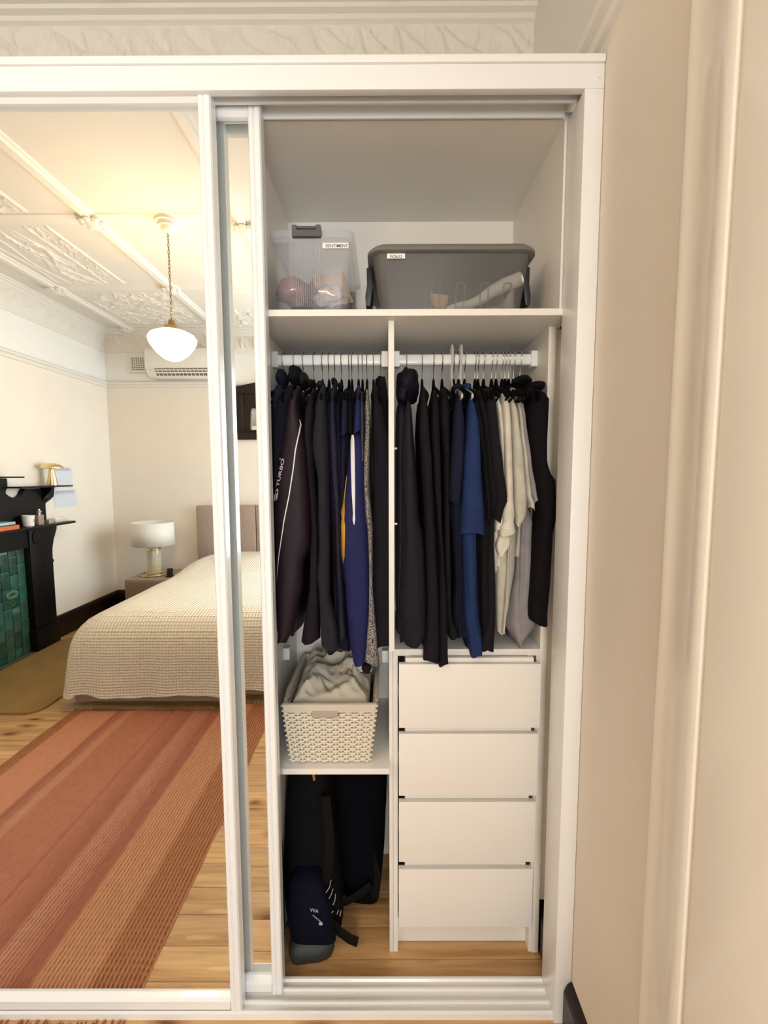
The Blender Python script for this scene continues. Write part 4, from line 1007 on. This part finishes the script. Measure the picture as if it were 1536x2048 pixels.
garment('cardigan', 725, 'grey mauve cardigan squeezed behind the speckled knit', greyp, [(S, [A(510, 1080, 1112), A(750, 1064, 1122), A(1000, 1085, 1124), A(1300, 1100, 1122)], .116, .028, .02), ('front', [A(1200, 1095, 1130), A(1990, 1100, 1150), B(900, 1120, 1180)], .15, .025, .02)], back=False)
T, FL = garment('knit_cardigan', 734, 'speckled black and white knitted cardigan', twd, [(S, [A(480, 1130, 1178), A(700, 1135, 1192), A(900, 1140, 1192), A(1300, 1120, 1183), A(1600, 1120, 1175), A(1990, 1140, 1212), B(300, 1160, 1222), B(700, 1178, 1222), B(1000, 1180, 1222), B(1300, 1176, 1245), B(1600, 1150, 1272), B(1880, 1130, 1290)], .108, .03, .03)], back=False)
T.part('cuff', Fall([B(1860, 1095, 1205), B(1960, 1095, 1205)], .14, .022, 2, .02).mesh(MB()), brownk, smooth=True)
garment('coat', 747, 'deep charcoal long coat beside the white divider', dkch, [(S, [A(390, 1225, 1262), A(500, 1222, 1292), A(800, 1212, 1352), A(1100, 1222, 1408), A(1500, 1222, 1440), A(1990, 1222, 1452), B(300, 1222, 1460), B(900, 1200, 1462), B(1500, 1240, 1470), B(1690, 1265, 1440)], .124, .04, .03)], rx=.010)
garment('hooded_jacket', 764, 'black jacket with raised shoulder against the white divider', blackf, [(S, [A(330, 1310, 1385), A(450, 1275, 1392), A(800, 1325, 1410), A(1300, 1350, 1420), B(0, 1340, 1425), B(900, 1340, 1425)], .16, .035, .03)], rx=.007, hanger_x=-.012, back=False, hood=(760, 765, .25, 9, 12, .05))
# right bay
T, FL = garment('puffer_jacket', 812, 'black-navy padded jacket with a large quilted hood', fabric('padded_navy', (.009, .008, .019), .65, bump=.5, bscale=90), [(S, [Cc(420, 150, 178), Cc(600, 125, 195), Cc(800, 105, 210), Cc(1000, 98, 232), Cc(1490, 115, 255), Dd(300, 112, 292), Dd(600, 98, 308), Dd(900, 80, 320), Dd(1180, 82, 322), Dd(1250, 115, 265)], .100, .04, .03), ('front', [Cc(450, 55, 150), Cc(900, 52, 140), Dd(600, 52, 140), Dd(1150, 55, 110)], .135, .04, .04)], rx=.012, hanger_x=.066)
mb = blob(MB(), 815, 771, .205, 24, 36, .062, 6, .30); blob(mb, 806, 792, .17, 13, 18, .04, 11, .2)
T.part('hood', mb, FL and MATS['fabric_padded_navy'], smooth=True, angle=80)
dk2 = fabric('night_plum', (.014, .011, .017)); dk3 = fabric('night', (.009, .009, .012))
garment('jumper', 844, 'dark plum long-sleeved jumper next to the padded jacket', dk2, [(S, [Cc(340, 270, 318), Cc(420, 268, 322), Cc(700, 252, 342), Cc(1000, 270, 366), Cc(1490, 300, 384), Dd(300, 303, 395), Dd(900, 318, 425), Dd(1250, 300, 430), Dd(1395, 292, 425)], .108, .035, .03)])
garment('jumper', 867, 'black long-sleeved jumper with a drooping cuff over the drawers', dk3, [(S, [Cc(365, 365, 412), Cc(700, 358, 432), Cc(1100, 380, 442), Cc(1490, 405, 448), Dd(500, 425, 468), Dd(1000, 425, 500), Dd(1350, 425, 502), Dd(1425, 422, 508)], .112, .032, .03)])
garment('jumper', 884, 'black long-sleeved jumper next to the navy polo shirts', dk3, [(S, [Cc(350, 430, 505), Cc(600, 432, 520), Cc(1000, 465, 522), Cc(1490, 468, 518), Dd(500, 470, 525), Dd(1000, 485, 530), Dd(1180, 500, 600)], .122, .032, .03)])
nvp = fabric('navy_pique', (.012, .016, .045))
garment('polo_shirt', 907, 'navy short-sleeved polo shirt beside the bright blue one', nvp, [(S, [Cc(370, 575, 618), Cc(450, 572, 626), Cc(700, 548, 652), Cc(1000, 530, 645), Cc(1345, 515, 612)], .104, .034, .015), ('front', [Cc(1200, 520, 640), Dd(0, 518, 640), Dd(330, 540, 640), Dd(700, 560, 660), Dd(1000, 540, 690), Dd(1180, 560, 680)], .14, .035, .05)], collar=(914, 778, .21, 12, 9, .045), back=False)
hanger(.2405-.018, 'empty slim black hanger with silver hook between the two polo shirts', 'black hangers above the drawers')
garment('polo_shirt', 929, 'bright mid blue short-sleeved polo shirt', blue, [(S, [Cc(400, 680, 712), Cc(520, 674, 742), Cc(680, 664, 780), Cc(1000, 640, 792), Cc(1490, 625, 820), Dd(150, 618, 822), Dd(298, 610, 825)], .096, .036, .01), ('front', [Cc(1490, 640, 760), Dd(320, 625, 750), Dd(700, 638, 760), Dd(1000, 640, 770), Dd(1250, 680, 810), Dd(1350, 705, 800)], .118, .035, .06)], collar=(932, 777, .22, 10, 9, .04), back=False)
for i, (hx, rows, yf) in enumerate(((950, [Cc(380, 705, 745), Cc(700, 755, 805), Cc(1000, 795, 855), Cc(1490, 815, 880), Dd(160, 828, 880)], .13), (956, [Cc(370, 745, 800), Cc(700, 800, 860), Cc(1000, 830, 890), Cc(1400, 860, 950), Dd(60, 870, 960)], .118))):
    garment('t_shirt', hx, ('black t-shirt touching the bright blue polo shirt', 'black t-shirt touching the near-black wide-sleeved tee')[i], dk3, [(S, rows, yf, .03, .02), ('front', [Dd(100, 740+i*30, 860+i*20), Dd(700, 750+i*30, 860+i*20), Dd(1280, 760+i*40, 860+i*30)], .15-.02*i, .03, .05)], group='black t-shirts above the drawers', back=False)
garment('t_shirt', 967, 'near-black t-shirt with a wide sleeve next to the white tee', dk2, [(S, [Cc(350, 795, 900), Cc(500, 830, 920), Cc(700, 845, 940), Cc(1000, 865, 980), Cc(1340, 905, 1025), Dd(40, 895, 1000), Dd(185, 890, 960)], .106, .034, .03), ('front', [Dd(100, 850, 905), Dd(400, 835, 900), Dd(700, 830, 912), Dd(1000, 840, 914), Dd(1300, 770, 900)], .12, .034, .04)], back=False)
garment('t_shirt', 983, 'bright white t-shirt beside the black tees', white, [(S, [Cc(385, 895, 935), Cc(600, 925, 970), Cc(800, 945, 992), Cc(1000, 965, 1020), Cc(1450, 960, 1050), Dd(150, 905, 980), Dd(272, 902, 955)], .124, .03, .03), ('front', [Dd(150, 890, 940), Dd(400, 885, 920), Dd(620, 895, 915)], .14, .03, .03)], back=False)
T, FL = garment('t_shirt', 992, 'cream white t-shirt with a crumpled sleeve end', cream, [(S, [Cc(395, 965, 1020), Cc(550, 968, 1040), Cc(700, 978, 1052), Cc(1000, 990, 1058), Cc(1300, 1000, 1064), Cc(1490, 985, 1068), Dd(150, 960, 1080), Dd(250, 945, 1085), Dd(300, 950, 1092)], .106, .034, .04), ('front', [Dd(280, 945, 1040), Dd(390, 915, 1035), Dd(440, 920, 1000), Dd(472, 935, 975)], .115, .02, .06)], back=False)
T.part('seam', FL[0].ribbon([Dd(236, 945, 1032), Dd(246, 942, 1034)], .002), white)
garment('t_shirt', 1004, 'oat grey t-shirt with a broad drooping sleeve', oat, [(S, [Cc(415, 1025, 1075), Cc(600, 1040, 1112), Cc(1000, 1058, 1165), Cc(1400, 1068, 1185), Dd(0, 1066, 1190), Dd(135, 1078, 1190), Dd(215, 1082, 1110)], .112, .034, .02), ('front', [Dd(180, 920, 1080), Dd(320, 915, 1092), Dd(600, 908, 1082), Dd(900, 910, 1032), Dd(1140, 915, 970)], .145, .035, .05)], back=False)
garment('t_shirt', 1010, 'pale oat t-shirt behind the lilac grey one', oat, [(S, [Cc(430, 1085, 1120), Cc(700, 1110, 1150), Cc(1000, 1140, 1190), Cc(1300, 1160, 1225), Dd(0, 1180, 1250), Dd(80, 1190, 1252)], .13, .03, .02), ('front', [Dd(100, 1060, 1180), Dd(500, 1040, 1120)], .17, .03, .03)], back=False)
garment('t_shirt', 1017, 'lilac grey t-shirt with a long crumpled hem above the drawers', lilac, [(S, [Cc(350, 1030, 1108), Cc(450, 1075, 1145), Cc(600, 1115, 1172), Cc(1000, 1160, 1222), Cc(1250, 1200, 1262), Cc(1345, 1235, 1275)], .14, .03, .02), ('front', [Dd(80, 1150, 1240), Dd(160, 1110, 1238), Dd(300, 1092, 1232), Dd(600, 1080, 1225), Dd(900, 1030, 1212), Dd(1060, 985, 1285), Dd(1120, 1010, 1260), Dd(1180, 1060, 1180), Dd(1255, 1112, 1132)], .165, .04, .05)], back=False)
garment('cardigan', 1027, 'taupe knit top peeping out beside the black vest', taup, [(S, [Cc(375, 1130, 1190), Cc(450, 1160, 1208), Cc(700, 1185, 1212), Cc(1000, 1195, 1225)], .16, .03, .02), ('front', [Cc(900, 1180, 1240), Dd(300, 1200, 1260), Dd(900, 1190, 1250)], .2, .03, .02)], back=False)
T, FL = garment('vest', 1039, 'black sleeveless zip vest at the wall end of the rail', vestm, [('front', [Cc(335, 1185, 1330), Cc(380, 1195, 1385), Cc(450, 1195, 1392), Cc(600, 1200, 1385), Cc(800, 1205, 1375), Cc(1000, 1225, 1372), Cc(1080, 1232, 1395), Cc(1150, 1245, 1448), Cc(1300, 1275, 1450), Cc(1490, 1292, 1447), Dd(300, 1270, 1420), Dd(700, 1232, 1400), Dd(1000, 1212, 1372), Dd(1070, 1225, 1372)], .125, .05, .02)], rx=.010, hanger_x=.408, y0=.2, back=False)
mb = MB(); blob(mb, 1042, 765, .25, 17, 12, .06, 2, .06); blob(mb, 1068, 775, .2, 18, 10, .06, 5, .06); T.part('collar', mb, vestm, smooth=True, angle=80)
for px in (903, 921):
    hanger(onY(px, 740, .28).x, 'clear plastic hanger with tall hook above the %s polo shirt' % ('navy' if px < 910 else 'bright blue'), 'clear plastic hangers', True)

# ================================================================== THINGS ON THE SHELVES
# ---- clear storage box with grey latch
SZ = 1.9222
def tub(x0, x1, y0, y1, z0, z1, tap, r, n=5):
    rr = []
    for z, k in ((z0, 0), (z0+.004, .2), (z1, 1)):
        o = tap*(1-k); rr.append([(a, b, z) for a, b in rrect(x0+o, y0+o, x1-o, y1-o, r, n)])
    return rr
CX0, CX1, CY0, CY1, CZ1 = -.302, -.083, .125, .46, 2.128
CB = Thing('clear_storage_box', ((CX0+CX1)/2, (CY0+CY1)/2, SZ), 'clear plastic storage box with a grey latch and keepsakes inside', 'storage box')
M_clear = mix_transparent(mat('clear_tub', (.60, .63, .72), .15, spec=.6), .80)
tb = MB().rings(tub(CX0+.006, CX1-.006, CY0+.006, CY1-.006, SZ, CZ1-.01, .012, .02), caps=False)
tb.f.append(tuple(range(len(rrect(0, 0, 1, 1, .1, 5))-1, -1, -1)))
CB.part('tub', tb, M_clear, smooth=True)
CB.part('lid', MB().prism(rrect(CX0-.002, CY0-.002, CX1+.004, CY1+.002, .02, 5), 'z', CZ1-.012, CZ1+.006), M_clear, bevel=.003)
CB.part('lid_rim', MB().rings([[(a, b, z) for a, b in rrect(CX0-.002-o, CY0-.002-o, CX1+.004+o, CY1+.002+o, .02, 5)] for z, o in ((CZ1-.026, .001), (CZ1-.012, .0), (CZ1+.006, -.002))], caps=False), M_clear, smooth=True)
M_latch = mat('slate_plastic', (.085, .085, .10), .4)
lx = onY(614, 460, CY0).x
CB.part('latch', MB().box((lx-.037, CY0-.014, CZ1-.016), (lx+.037, CY0-.002, CZ1+.0)).box((lx-.037, CY0-.014, CZ1+0), (lx-.025, CY0+.02, CZ1+.012)).box((lx+.025, CY0-.014, CZ1), (lx+.037, CY0+.02, CZ1+.012)).box((lx-.025, CY0-.008, CZ1+.006), (lx+.025, CY0+.0, CZ1+.012)), M_latch, fix=False)
for k in range(12):
    x = lx-.031+k*.0056
    CB.part('rib', MB().box((x, CY0+.0012-.001, SZ+.02), (x+.0018, CY0+.006, CZ1-.03)), M_clear)
lab = MB().box((onY(645, 490, CY0).x, CY0-.0012, onY(645, 497, CY0).z), (onY(697, 490, CY0).x, CY0-.0002, onY(645, 486, CY0).z))
lb = CB.part('label_strip', lab, M_label)
def flat_text(T, txt, px0, px1, pyb, pyt, y, m, parent=None, off=.01):
    vs, fs = text_mesh(txt, 1.0, offset=off); w0 = max(v[0] for v in vs); h0 = max(v[1] for v in vs)
    a, b, t = onY(px0, pyb, y), onY(px1, pyb, y), onY(px0, pyt, y); mb = MB()
    mb.v = [(a.x+vx/w0*(b.x-a.x), y, a.z+vy/h0*(t.z-a.z)) for vx, vy, _ in vs]; mb.f = fs
    return T.part('lettering', mb, m, parent, fix=False)
flat_text(CB, 'SENTIMENT', 651, 696, 494.5, 488.5, CY0-.0016, M_ink, lb)
bc = onY(632, 560, .2)
b1 = Thing('cardboard_box', (-.165, .24, SZ+.02), 'small brown cardboard box inside the clear storage box', 'box')
q = MB().box((-.048, -.04, -.045), (.048, .05, .045)); R_ = Matrix.Rotation(math.radians(-18), 3, 'Y') @ Matrix.Rotation(math.radians(20), 3, 'Z')
q.v = [tuple(R_ @ Vector(p)+Vector((-.158, .25, 2.015))) for p in q.v]
b1.part('carton', q, mat('brown_card', (.42, .31, .22), .8, var=.08), bevel=.002)
single('wrapped_bundle', blob(MB(), 588, 586, .19, 31, 27, .05, 4, .3), mat('rosy_plastic_wrap', (.30, .15, .13), .15, bump=.6, bscale=30, coat=.6, var=.2, vscale=18), (-.22, .19, SZ+.015), 'rosy brown bundle in shiny wrap inside the clear storage box', 'bundle', smooth=True, angle=80)
single('wrapped_bundle', blob(MB(), 662, 592, .165, 32, 21, .03, 9, .55), mat('pale_plastic_wrap', (.50, .44, .44), .12, bump=.7, bscale=25, coat=.7, var=.2, vscale=20), (-.13, .185, SZ+.015), 'pale bundle in crinkled clear wrap inside the clear storage box', 'bundle', smooth=True, angle=80)
q = MB().grid(lambda u, v: (-.275+.16*u, .25+.12*v, 1.985+.03*u+.02*math.sin(u*5)+.012*noise.noise((u*4, v*4, 1))), 14, 10)
single('cloth', q, mat('deep_blue_cloth', (.02, .03, .11), .7), (-.2, .3, 1.98), 'deep blue cloth folded inside the clear storage box', 'cloth', smooth=True, solid=.01)
single('folder', MB().box((-.285, .40, SZ+.008), (-.095, .425, 2.09)), mat('slate_folder', (.16, .17, .22), .6), (-.19, .41, SZ+.006), 'slate grey folder at the back of the clear storage box', 'folder', bevel=.002)
# ---- grey tote with lid
GX0, GX1, GY0, GY1, GZ1 = -.020, .368, .125, .50, 2.082
GB = Thing('grey_storage_tub', ((GX0+GX1)/2, .31, SZ), 'smoky grey plastic storage tub with a lid and a POLO label', 'storage tub')
M_smoke = mix_transparent(mat('smoky_plastic', (.19, .187, .178), .35, bump=.1, bscale=60), .5)
rr = tub(GX0-.012, GX1+.020, GY0, GY1, SZ, GZ1, .026, .03); tb = MB().rings(rr, caps=False); tb.f.append(tuple(range(len(rr[0])-1, -1, -1)))
GB.part('tub', tb, M_smoke, smooth=True)
M_lid = mat('smoky_lid', (.17, .166, .152), .4)
lidp = [(0, GZ1-.007), (-.006, GZ1-.004), (-.006, GZ1+.003), (.002, GZ1+.013), (.016, GZ1+.017), (.03, GZ1+.014)]
GB.part('lid', MB().rings([[(a, b, z) for a, b in rrect(GX0-.019+o, GY0-.008+o, GX1+.028-o, GY1+.008-o, .045, 6)] for o, z in lidp]), M_lid, smooth=True, angle=60)
for xx, sg in ((GX0-.016, -1), (GX1+.024, 1)):
    a = GB.part('clip', MB().prism([(xx, GZ1-.005), (xx+sg*.014, GZ1-.01), (xx+sg*.013, GZ1-.055), (xx+sg*.018, GZ1-.085), (xx+sg*.016, GZ1-.11), (xx+sg*.004-.0, GZ1-.112), (xx-sg*.004, GZ1-.06)], 'y', .20, .30), mat('black_clip', (.015, .015, .017), .4), bevel=.002)
for px in (872, 921, 970, 1016):
    p0, p1 = onY(px-10, 616, GY0+.008), onY(px+10, 563, GY0+.008)
    q = MB().rings([[(a, GY0+.0255*(1-(c-SZ)/(GZ1-SZ))-d, c) for a, c in rrect(p0.x+o, SZ+.012+o, p1.x-o, p1.z-o, .008-o*.5)] for d, o in ((0, 0), (.0025, .0008), (.0025, .003), (.0004, .004))])
    q.f = q.f[:-2]
    GB.part('moulded_slot', q, M_smoke, smooth=True)
p0, p1 = onY(774, 518, GY0), onY(810, 508, GY0)
lb = GB.part('label_strip', MB().box((p0.x, GY0-.0030, p0.z), (p1.x, GY0-.0005, p1.z)), M_label)
flat_text(GB, 'POLO', 780, 804, 515.8, 510.5, GY0-.0034, M_ink, lb)
# contents pressed against the front
def pad(name, outline, y, th, m, label, cat, seed):
    pts = [onY(px, py, y) for px, py in outline]; cx = sum(p.x for p in pts)/len(pts); cz = sum(p.z for p in pts)/len(pts); rr = []
    for k, dy in ((.0, -.0), (.75, -.0), (1, th*.4), (1, th*.8), (.7, th), (.0, th)):
        rr.append([(cx+(p.x-cx)*k, y+dy+.003*noise.noise((p.x*30*k, p.z*30, seed)), cz+(p.z-cz)*k) for p in pts])
    q = MB().rings(rr); q.v = [(a, b+.026*max(0, 1-(c-SZ)/(GZ1-SZ)), max(c, SZ+.006)) for a, b, c in q.v]
    return single(name, q, m, (cx, y, min(p.z for p in pts)), label, cat, smooth=True, angle=70)
pad('folded_cloth', [(862, 578), (880, 580), (900, 583), (898, 600), (890, 612), (872, 608), (866, 592)], GY0+.001, .02, mat('apricot_cloth', (.62, .36, .16), .8), 'apricot folded cloth showing through the grey tub', 'cloth', 1)
cpts = [onY(px, py, GY0+.004) for px, py in ((896, 608), (920, 601), (945, 598), (965, 590), (990, 573), (1015, 561), (1036, 553), (1048, 548))]
q = MB().tube([(p.x, p.y+.016+.026*(1-(p.z-SZ)/(GZ1-SZ)), p.z) for p in cpts], lambda t: .006+.012*min(1, t*1.5), 10, ry=None)
single('folded_cloth', q, mat('white_cloth', (.82, .79, .72), .8, bump=.4, bscale=40), (.25, GY0+.02, SZ+.01), 'white rolled cloth running up the corner of the grey tub', 'cloth', smooth=True, angle=70)

# ---- white wicker basket with liner
BSZ = .6435
WB = Thing('wicker_basket', (-.165, .30, BSZ), 'white wicker basket with fabric liner on the middle shelf', 'basket')
M_wick = mat('white_wicker', (.78, .72, .60), .55, bump=.1, bscale=120)
bx0, bx1, tx0, tx1, by0, by1, bz1 = -.279, -.053, -.298, -.031, .165, .49, .835
def side_pt(u, v, out):
    """u: 0..1 along front, then round the four sides 0..4; v height"""
    k = int(u) % 4; f_ = u-int(u)
    x0, x1 = bx0+(tx0-bx0)*v, bx1+(tx1-bx1)*v; y0, y1 = by0-.015*v, by1+.01*v; z = BSZ+.004+(bz1-BSZ-.004)*v
    return [(x0+(x1-x0)*f_, y0-out, z), (x1+out, y0+(y1-y0)*f_, z), (x1-(x1-x0)*f_, y1+out, z), (x0-out, y1-(y1-y0)*f_, z)][k]
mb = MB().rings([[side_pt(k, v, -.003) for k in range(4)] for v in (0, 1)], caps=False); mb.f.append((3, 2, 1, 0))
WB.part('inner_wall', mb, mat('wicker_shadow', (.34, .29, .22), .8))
stakes = [14, 18, 14, 18]
for s in range(4):
    st = MB(); wv = MB(); ns_ = stakes[s]
    for k in range(ns_+1):
        u = s+min(.9999, k/ns_)
        st.tube([side_pt(u, v, .0005) for v in (0, .5, 1)], .0035, 6)
    rows = 23
    for r_ in range(rows):
        v = .02+.93*r_/(rows-1); pts = []
        if s == 0 and r_ >= rows-4:
            spans = ((0, .30), (.62, 1))
        else: spans = ((0, 1),)
        for a, b in spans:
            nn = int(ns_*6*(b-a)); pts = [side_pt(s+min(.9999, a+(b-a)*i/nn), v, .0024+.0046*math.cos(PI*ns_*(a+(b-a)*i/nn)+PI*(r_ % 2))) for i in range(nn+1)]
            wv.tube(pts, .0034, 6)
    o = WB.part('stakes', st, M_wick, smooth=True); o['kind'] = 'stuff'
    o = WB.part('weave', wv, M_wick, smooth=True); o['kind'] = 'stuff'
M_liner = mat('liner_linen', (.62, .555, .455), .9, bump=.3, bscale=300)
WB.part('liner_cuff', MB().rings([[side_pt(u, v, o_) for u in (0, .25, .5, .75, 1-1e-4, 1.25, 1.5, 1.75, 2, 2.25, 2.5, 2.75, 3, 3.25, 3.5, 3.75)] for v, o_ in ((.87, .0105), (.90, .011), (1.0, .010), (1.015, .004), (1.0, -.004), (.6, -.006))], caps=False), M_liner, smooth=True, angle=50)
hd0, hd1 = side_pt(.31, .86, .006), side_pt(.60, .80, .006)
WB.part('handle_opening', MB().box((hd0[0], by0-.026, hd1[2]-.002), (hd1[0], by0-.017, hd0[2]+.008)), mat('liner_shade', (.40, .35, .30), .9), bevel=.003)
for i, (xa, xb, ya_, yb2, z0, hgt, cc, lab) in enumerate(((-.282, -.050, .172, .47, .80, .055, (.60, .55, .46), 'crumpled off-white laundry heaped in the wicker basket'), (-.15, -.045, .30, .44, .86, .03, (.56, .52, .44), 'rolled pale towel on the laundry in the wicker basket'))):
    def LP(u, v, xa=xa, xb=xb, ya_=ya_, yb2=yb2, z0=z0, hgt=hgt, i=i):
        x = xa+(xb-xa)*u; yy = ya_+(yb2-ya_)*v
        e = min(1, min(u, 1-u, v, 1-v)*5); e = e**.5
        r1 = abs(noise.noise((x*9+2, yy*16+i, 1))); r2 = abs(noise.noise((x*26, yy*30+x*20, 4+i)))
        return (x, yy, z0+hgt*e*(.55+.5*(1-r1*2.2))+.014*(1-r2*2)*e+.03*v*(1-i))
    single('laundry', MB().grid(LP, 46, 46), mat('laundry_cloth_%d' % i, cc, .9, bump=.2, bscale=400), ((xa+xb)/2, (ya_+yb2)/2, z0), lab, 'laundry', smooth=True, angle=80)

# ---- backpack and bags on the wardrobe floor
M_pack = mat('black_nylon', (.0022, .0022, .0035), .8, spec=.15, bump=.3, bscale=300); M_packb = mat('blue_nylon', (.0010, .0018, .011), .8, spec=.15, bump=.3, bscale=300)
M_strap = mat('black_webbing', (.004, .0035, .003), .8, spec=.15)
BP = Thing('backpack', (-.21, .3, 0), 'black and blue hiking backpack slumped on the wardrobe floor', 'backpack')
def packring(z, cx, cy, rx, ry, seed): 
    out = []
    for j in range(28):
        a = 2*PI*j/28; c_, s_ = math.cos(a), math.sin(a); k = 1+.07*math.sin(3*a+seed+z*8)+.10*noise.noise((c_*1.6+seed, s_*1.6, z*9))
        out.append((cx+rx*k*math.copysign(abs(c_)**.7, c_), cy+ry*k*math.copysign(abs(s_)**.7, s_), z))
    return out
BP.part('body', MB().rings([packring(z, cx, cy, rx, ry, 1) for z, cx, cy, rx, ry in ((.02, -.235, .27, .05, .06), (.03, -.235, .27, .085, .085), (.10, -.238, .28, .092, .095), (.22, -.245, .30, .088, .10), (.36, -.25, .32, .082, .10), (.48, -.252, .33, .075, .09), (.56, -.25, .34, .06, .08), (.59, -.25, .34, .03, .05))]), M_pack, smooth=True, angle=80)
BP.part('pocket', MB().rings([packring(z, cx, cy, rx, ry, 3) for z, cx, cy, rx, ry in ((.06, -.225, .185, .045, .03), (.075, -.225, .175, .07, .04), (.16, -.235, .18, .068, .042), (.24, -.245, .195, .055, .035), (.265, -.248, .205, .03, .02))]), M_packb, smooth=True, angle=80)
BP.part('base', MB().rings([packring(z, -.238, .195, rx, ry, 2) for z, rx, ry in ((.001, .04, .035), (.006, .062, .055), (.03, .07, .062), (.055, .066, .055), (.07, .04, .03))]), mat('grey_green_rubber', (.026, .033, .031), .6), smooth=True, angle=80)
for pts in ([(-.19, .20, .10), (-.15, .20, .05), (-.115, .19, .035), (-.09, .185, .03)], [(-.19, .24, .12), (-.13, .26, .09), (-.09, .28, .095), (-.05, .29, .12)], [(-.25, .24, .56), (-.24, .215, .60), (-.235, .25, .614)], [(-.19, .21, .50), (-.175, .19, .38), (-.18, .185, .28), (-.20, .20, .2)]):
    BP.part('strap', MB().tube(pts, .005, 8, ry=.016), M_strap, smooth=True)
p = onY(626, 1570, .2); BP.part('pull_tab', MB().tube([(p.x-.012, .225, .618), (p.x-.004, .215, .59), (p.x+.003, .21, .555)], .009, 8, ry=.004), mat('orange_webbing', (.45, .22, .05), .7), smooth=True)
# printed marks on the pocket
mb = MB(); vs, fs = text_mesh('VA', 1.0, offset=.02)
def pk(px, py): return onY(px, py, .128)
a = pk(620, 1828); b = pk(634, 1832)
def paint(txt, p0, p1, size, y):
    vs, fs = text_mesh(txt, 1.0, offset=.015); w0 = max(v[0] for v in vs); d = Vector((p1.x-p0.x, p1.z-p0.z)); L = d.length; d.normalize(); nr = Vector((-d.y, d.x)); k = len(mb.v)
    mb.v += [(p0.x+d.x*vx*L/w0+nr.x*vy*size, y+.0, p0.z+d.y*vx*L/w0+nr.y*vy*size) for vx, vy, _ in vs]; mb.f += [tuple(k+i for i in f_) for f_ in fs]
paint('VVA', pk(619, 1826), pk(636, 1829), .016, .1325); paint('nano', pk(624, 1834), pk(641, 1848), .008, .1325)
cc_ = pk(641, 1848)
k = len(mb.v); mb.v += [(cc_.x+.006*math.cos(t*PI/8), .1325, cc_.z-.004+.006*math.sin(t*PI/8)) for t in range(16)]; mb.f.append(tuple(k+t for t in range(16)))
BP.part('print', mb, mat('pale_print', (.42, .43, .5), .7), fix=False)
mk = MB()
for pts in ([(662, 1760), (659, 1775), (652, 1785)], [(666, 1778), (662, 1790), (658, 1797)], [(671, 1788), (670, 1800), (666, 1810)], [(645, 1822), (652, 1829), (660, 1828), (667, 1822)], [(677, 1820), (674, 1828)], [(682, 1822), (680, 1832)]):
    mk.tube([onY(px, py, .168) for px, py in pts], .0012, 6)
BG = Thing('hanging_bag', (-.09, .42, .012), 'dark navy soft bag hanging from the hook behind the backpack', 'bag')
M_bag = mat('midnight_canvas', (.0018, .002, .0045), .9, spec=.1, bump=.3, bscale=200)
BG.part('body', MB().rings([packring(z, cx, cy, rx, ry, 5) for z, cx, cy, rx, ry in ((.012, -.09, .39, .03, .04), (.03, -.085, .385, .07, .075), (.12, -.088, .40, .082, .09), (.22, -.095, .42, .090, .09), (.32, -.098, .43, .094, .085), (.44, -.10, .435, .094, .08), (.54, -.105, .44, .085, .07), (.59, -.10, .46, .03, .03))]), M_bag, smooth=True, angle=80)
BG.part('loop', MB().tube([(-.10, .46, .585), (-.07, .50, .60), (-.05, .505, .595), (-.055, .51, .575), (-.09, .48, .57)], .005, 6), M_strap, smooth=True)
BG.part('strap', MB().tube([(-.05, .335, .19), (-.03, .32, .12), (-.04, .30, .06)], .004, 8, ry=.014), M_strap, smooth=True)
BG.part('embroidery', mk, mat('silver_thread', (.40, .39, .36), .5), smooth=True)
single('green_bag', MB().rings([packring(z, -.3305, .19, .004, ry, 4) for z, ry in ((.001, .02), (.03, .035), (.20, .04), (.34, .03), (.38, .012))]), mat('bottle_green_nylon', (.008, .03, .012), .7), (-.33, .19, 0), 'thin bottle green bag squeezed between the backpack and side panel', 'bag', smooth=True, angle=80)
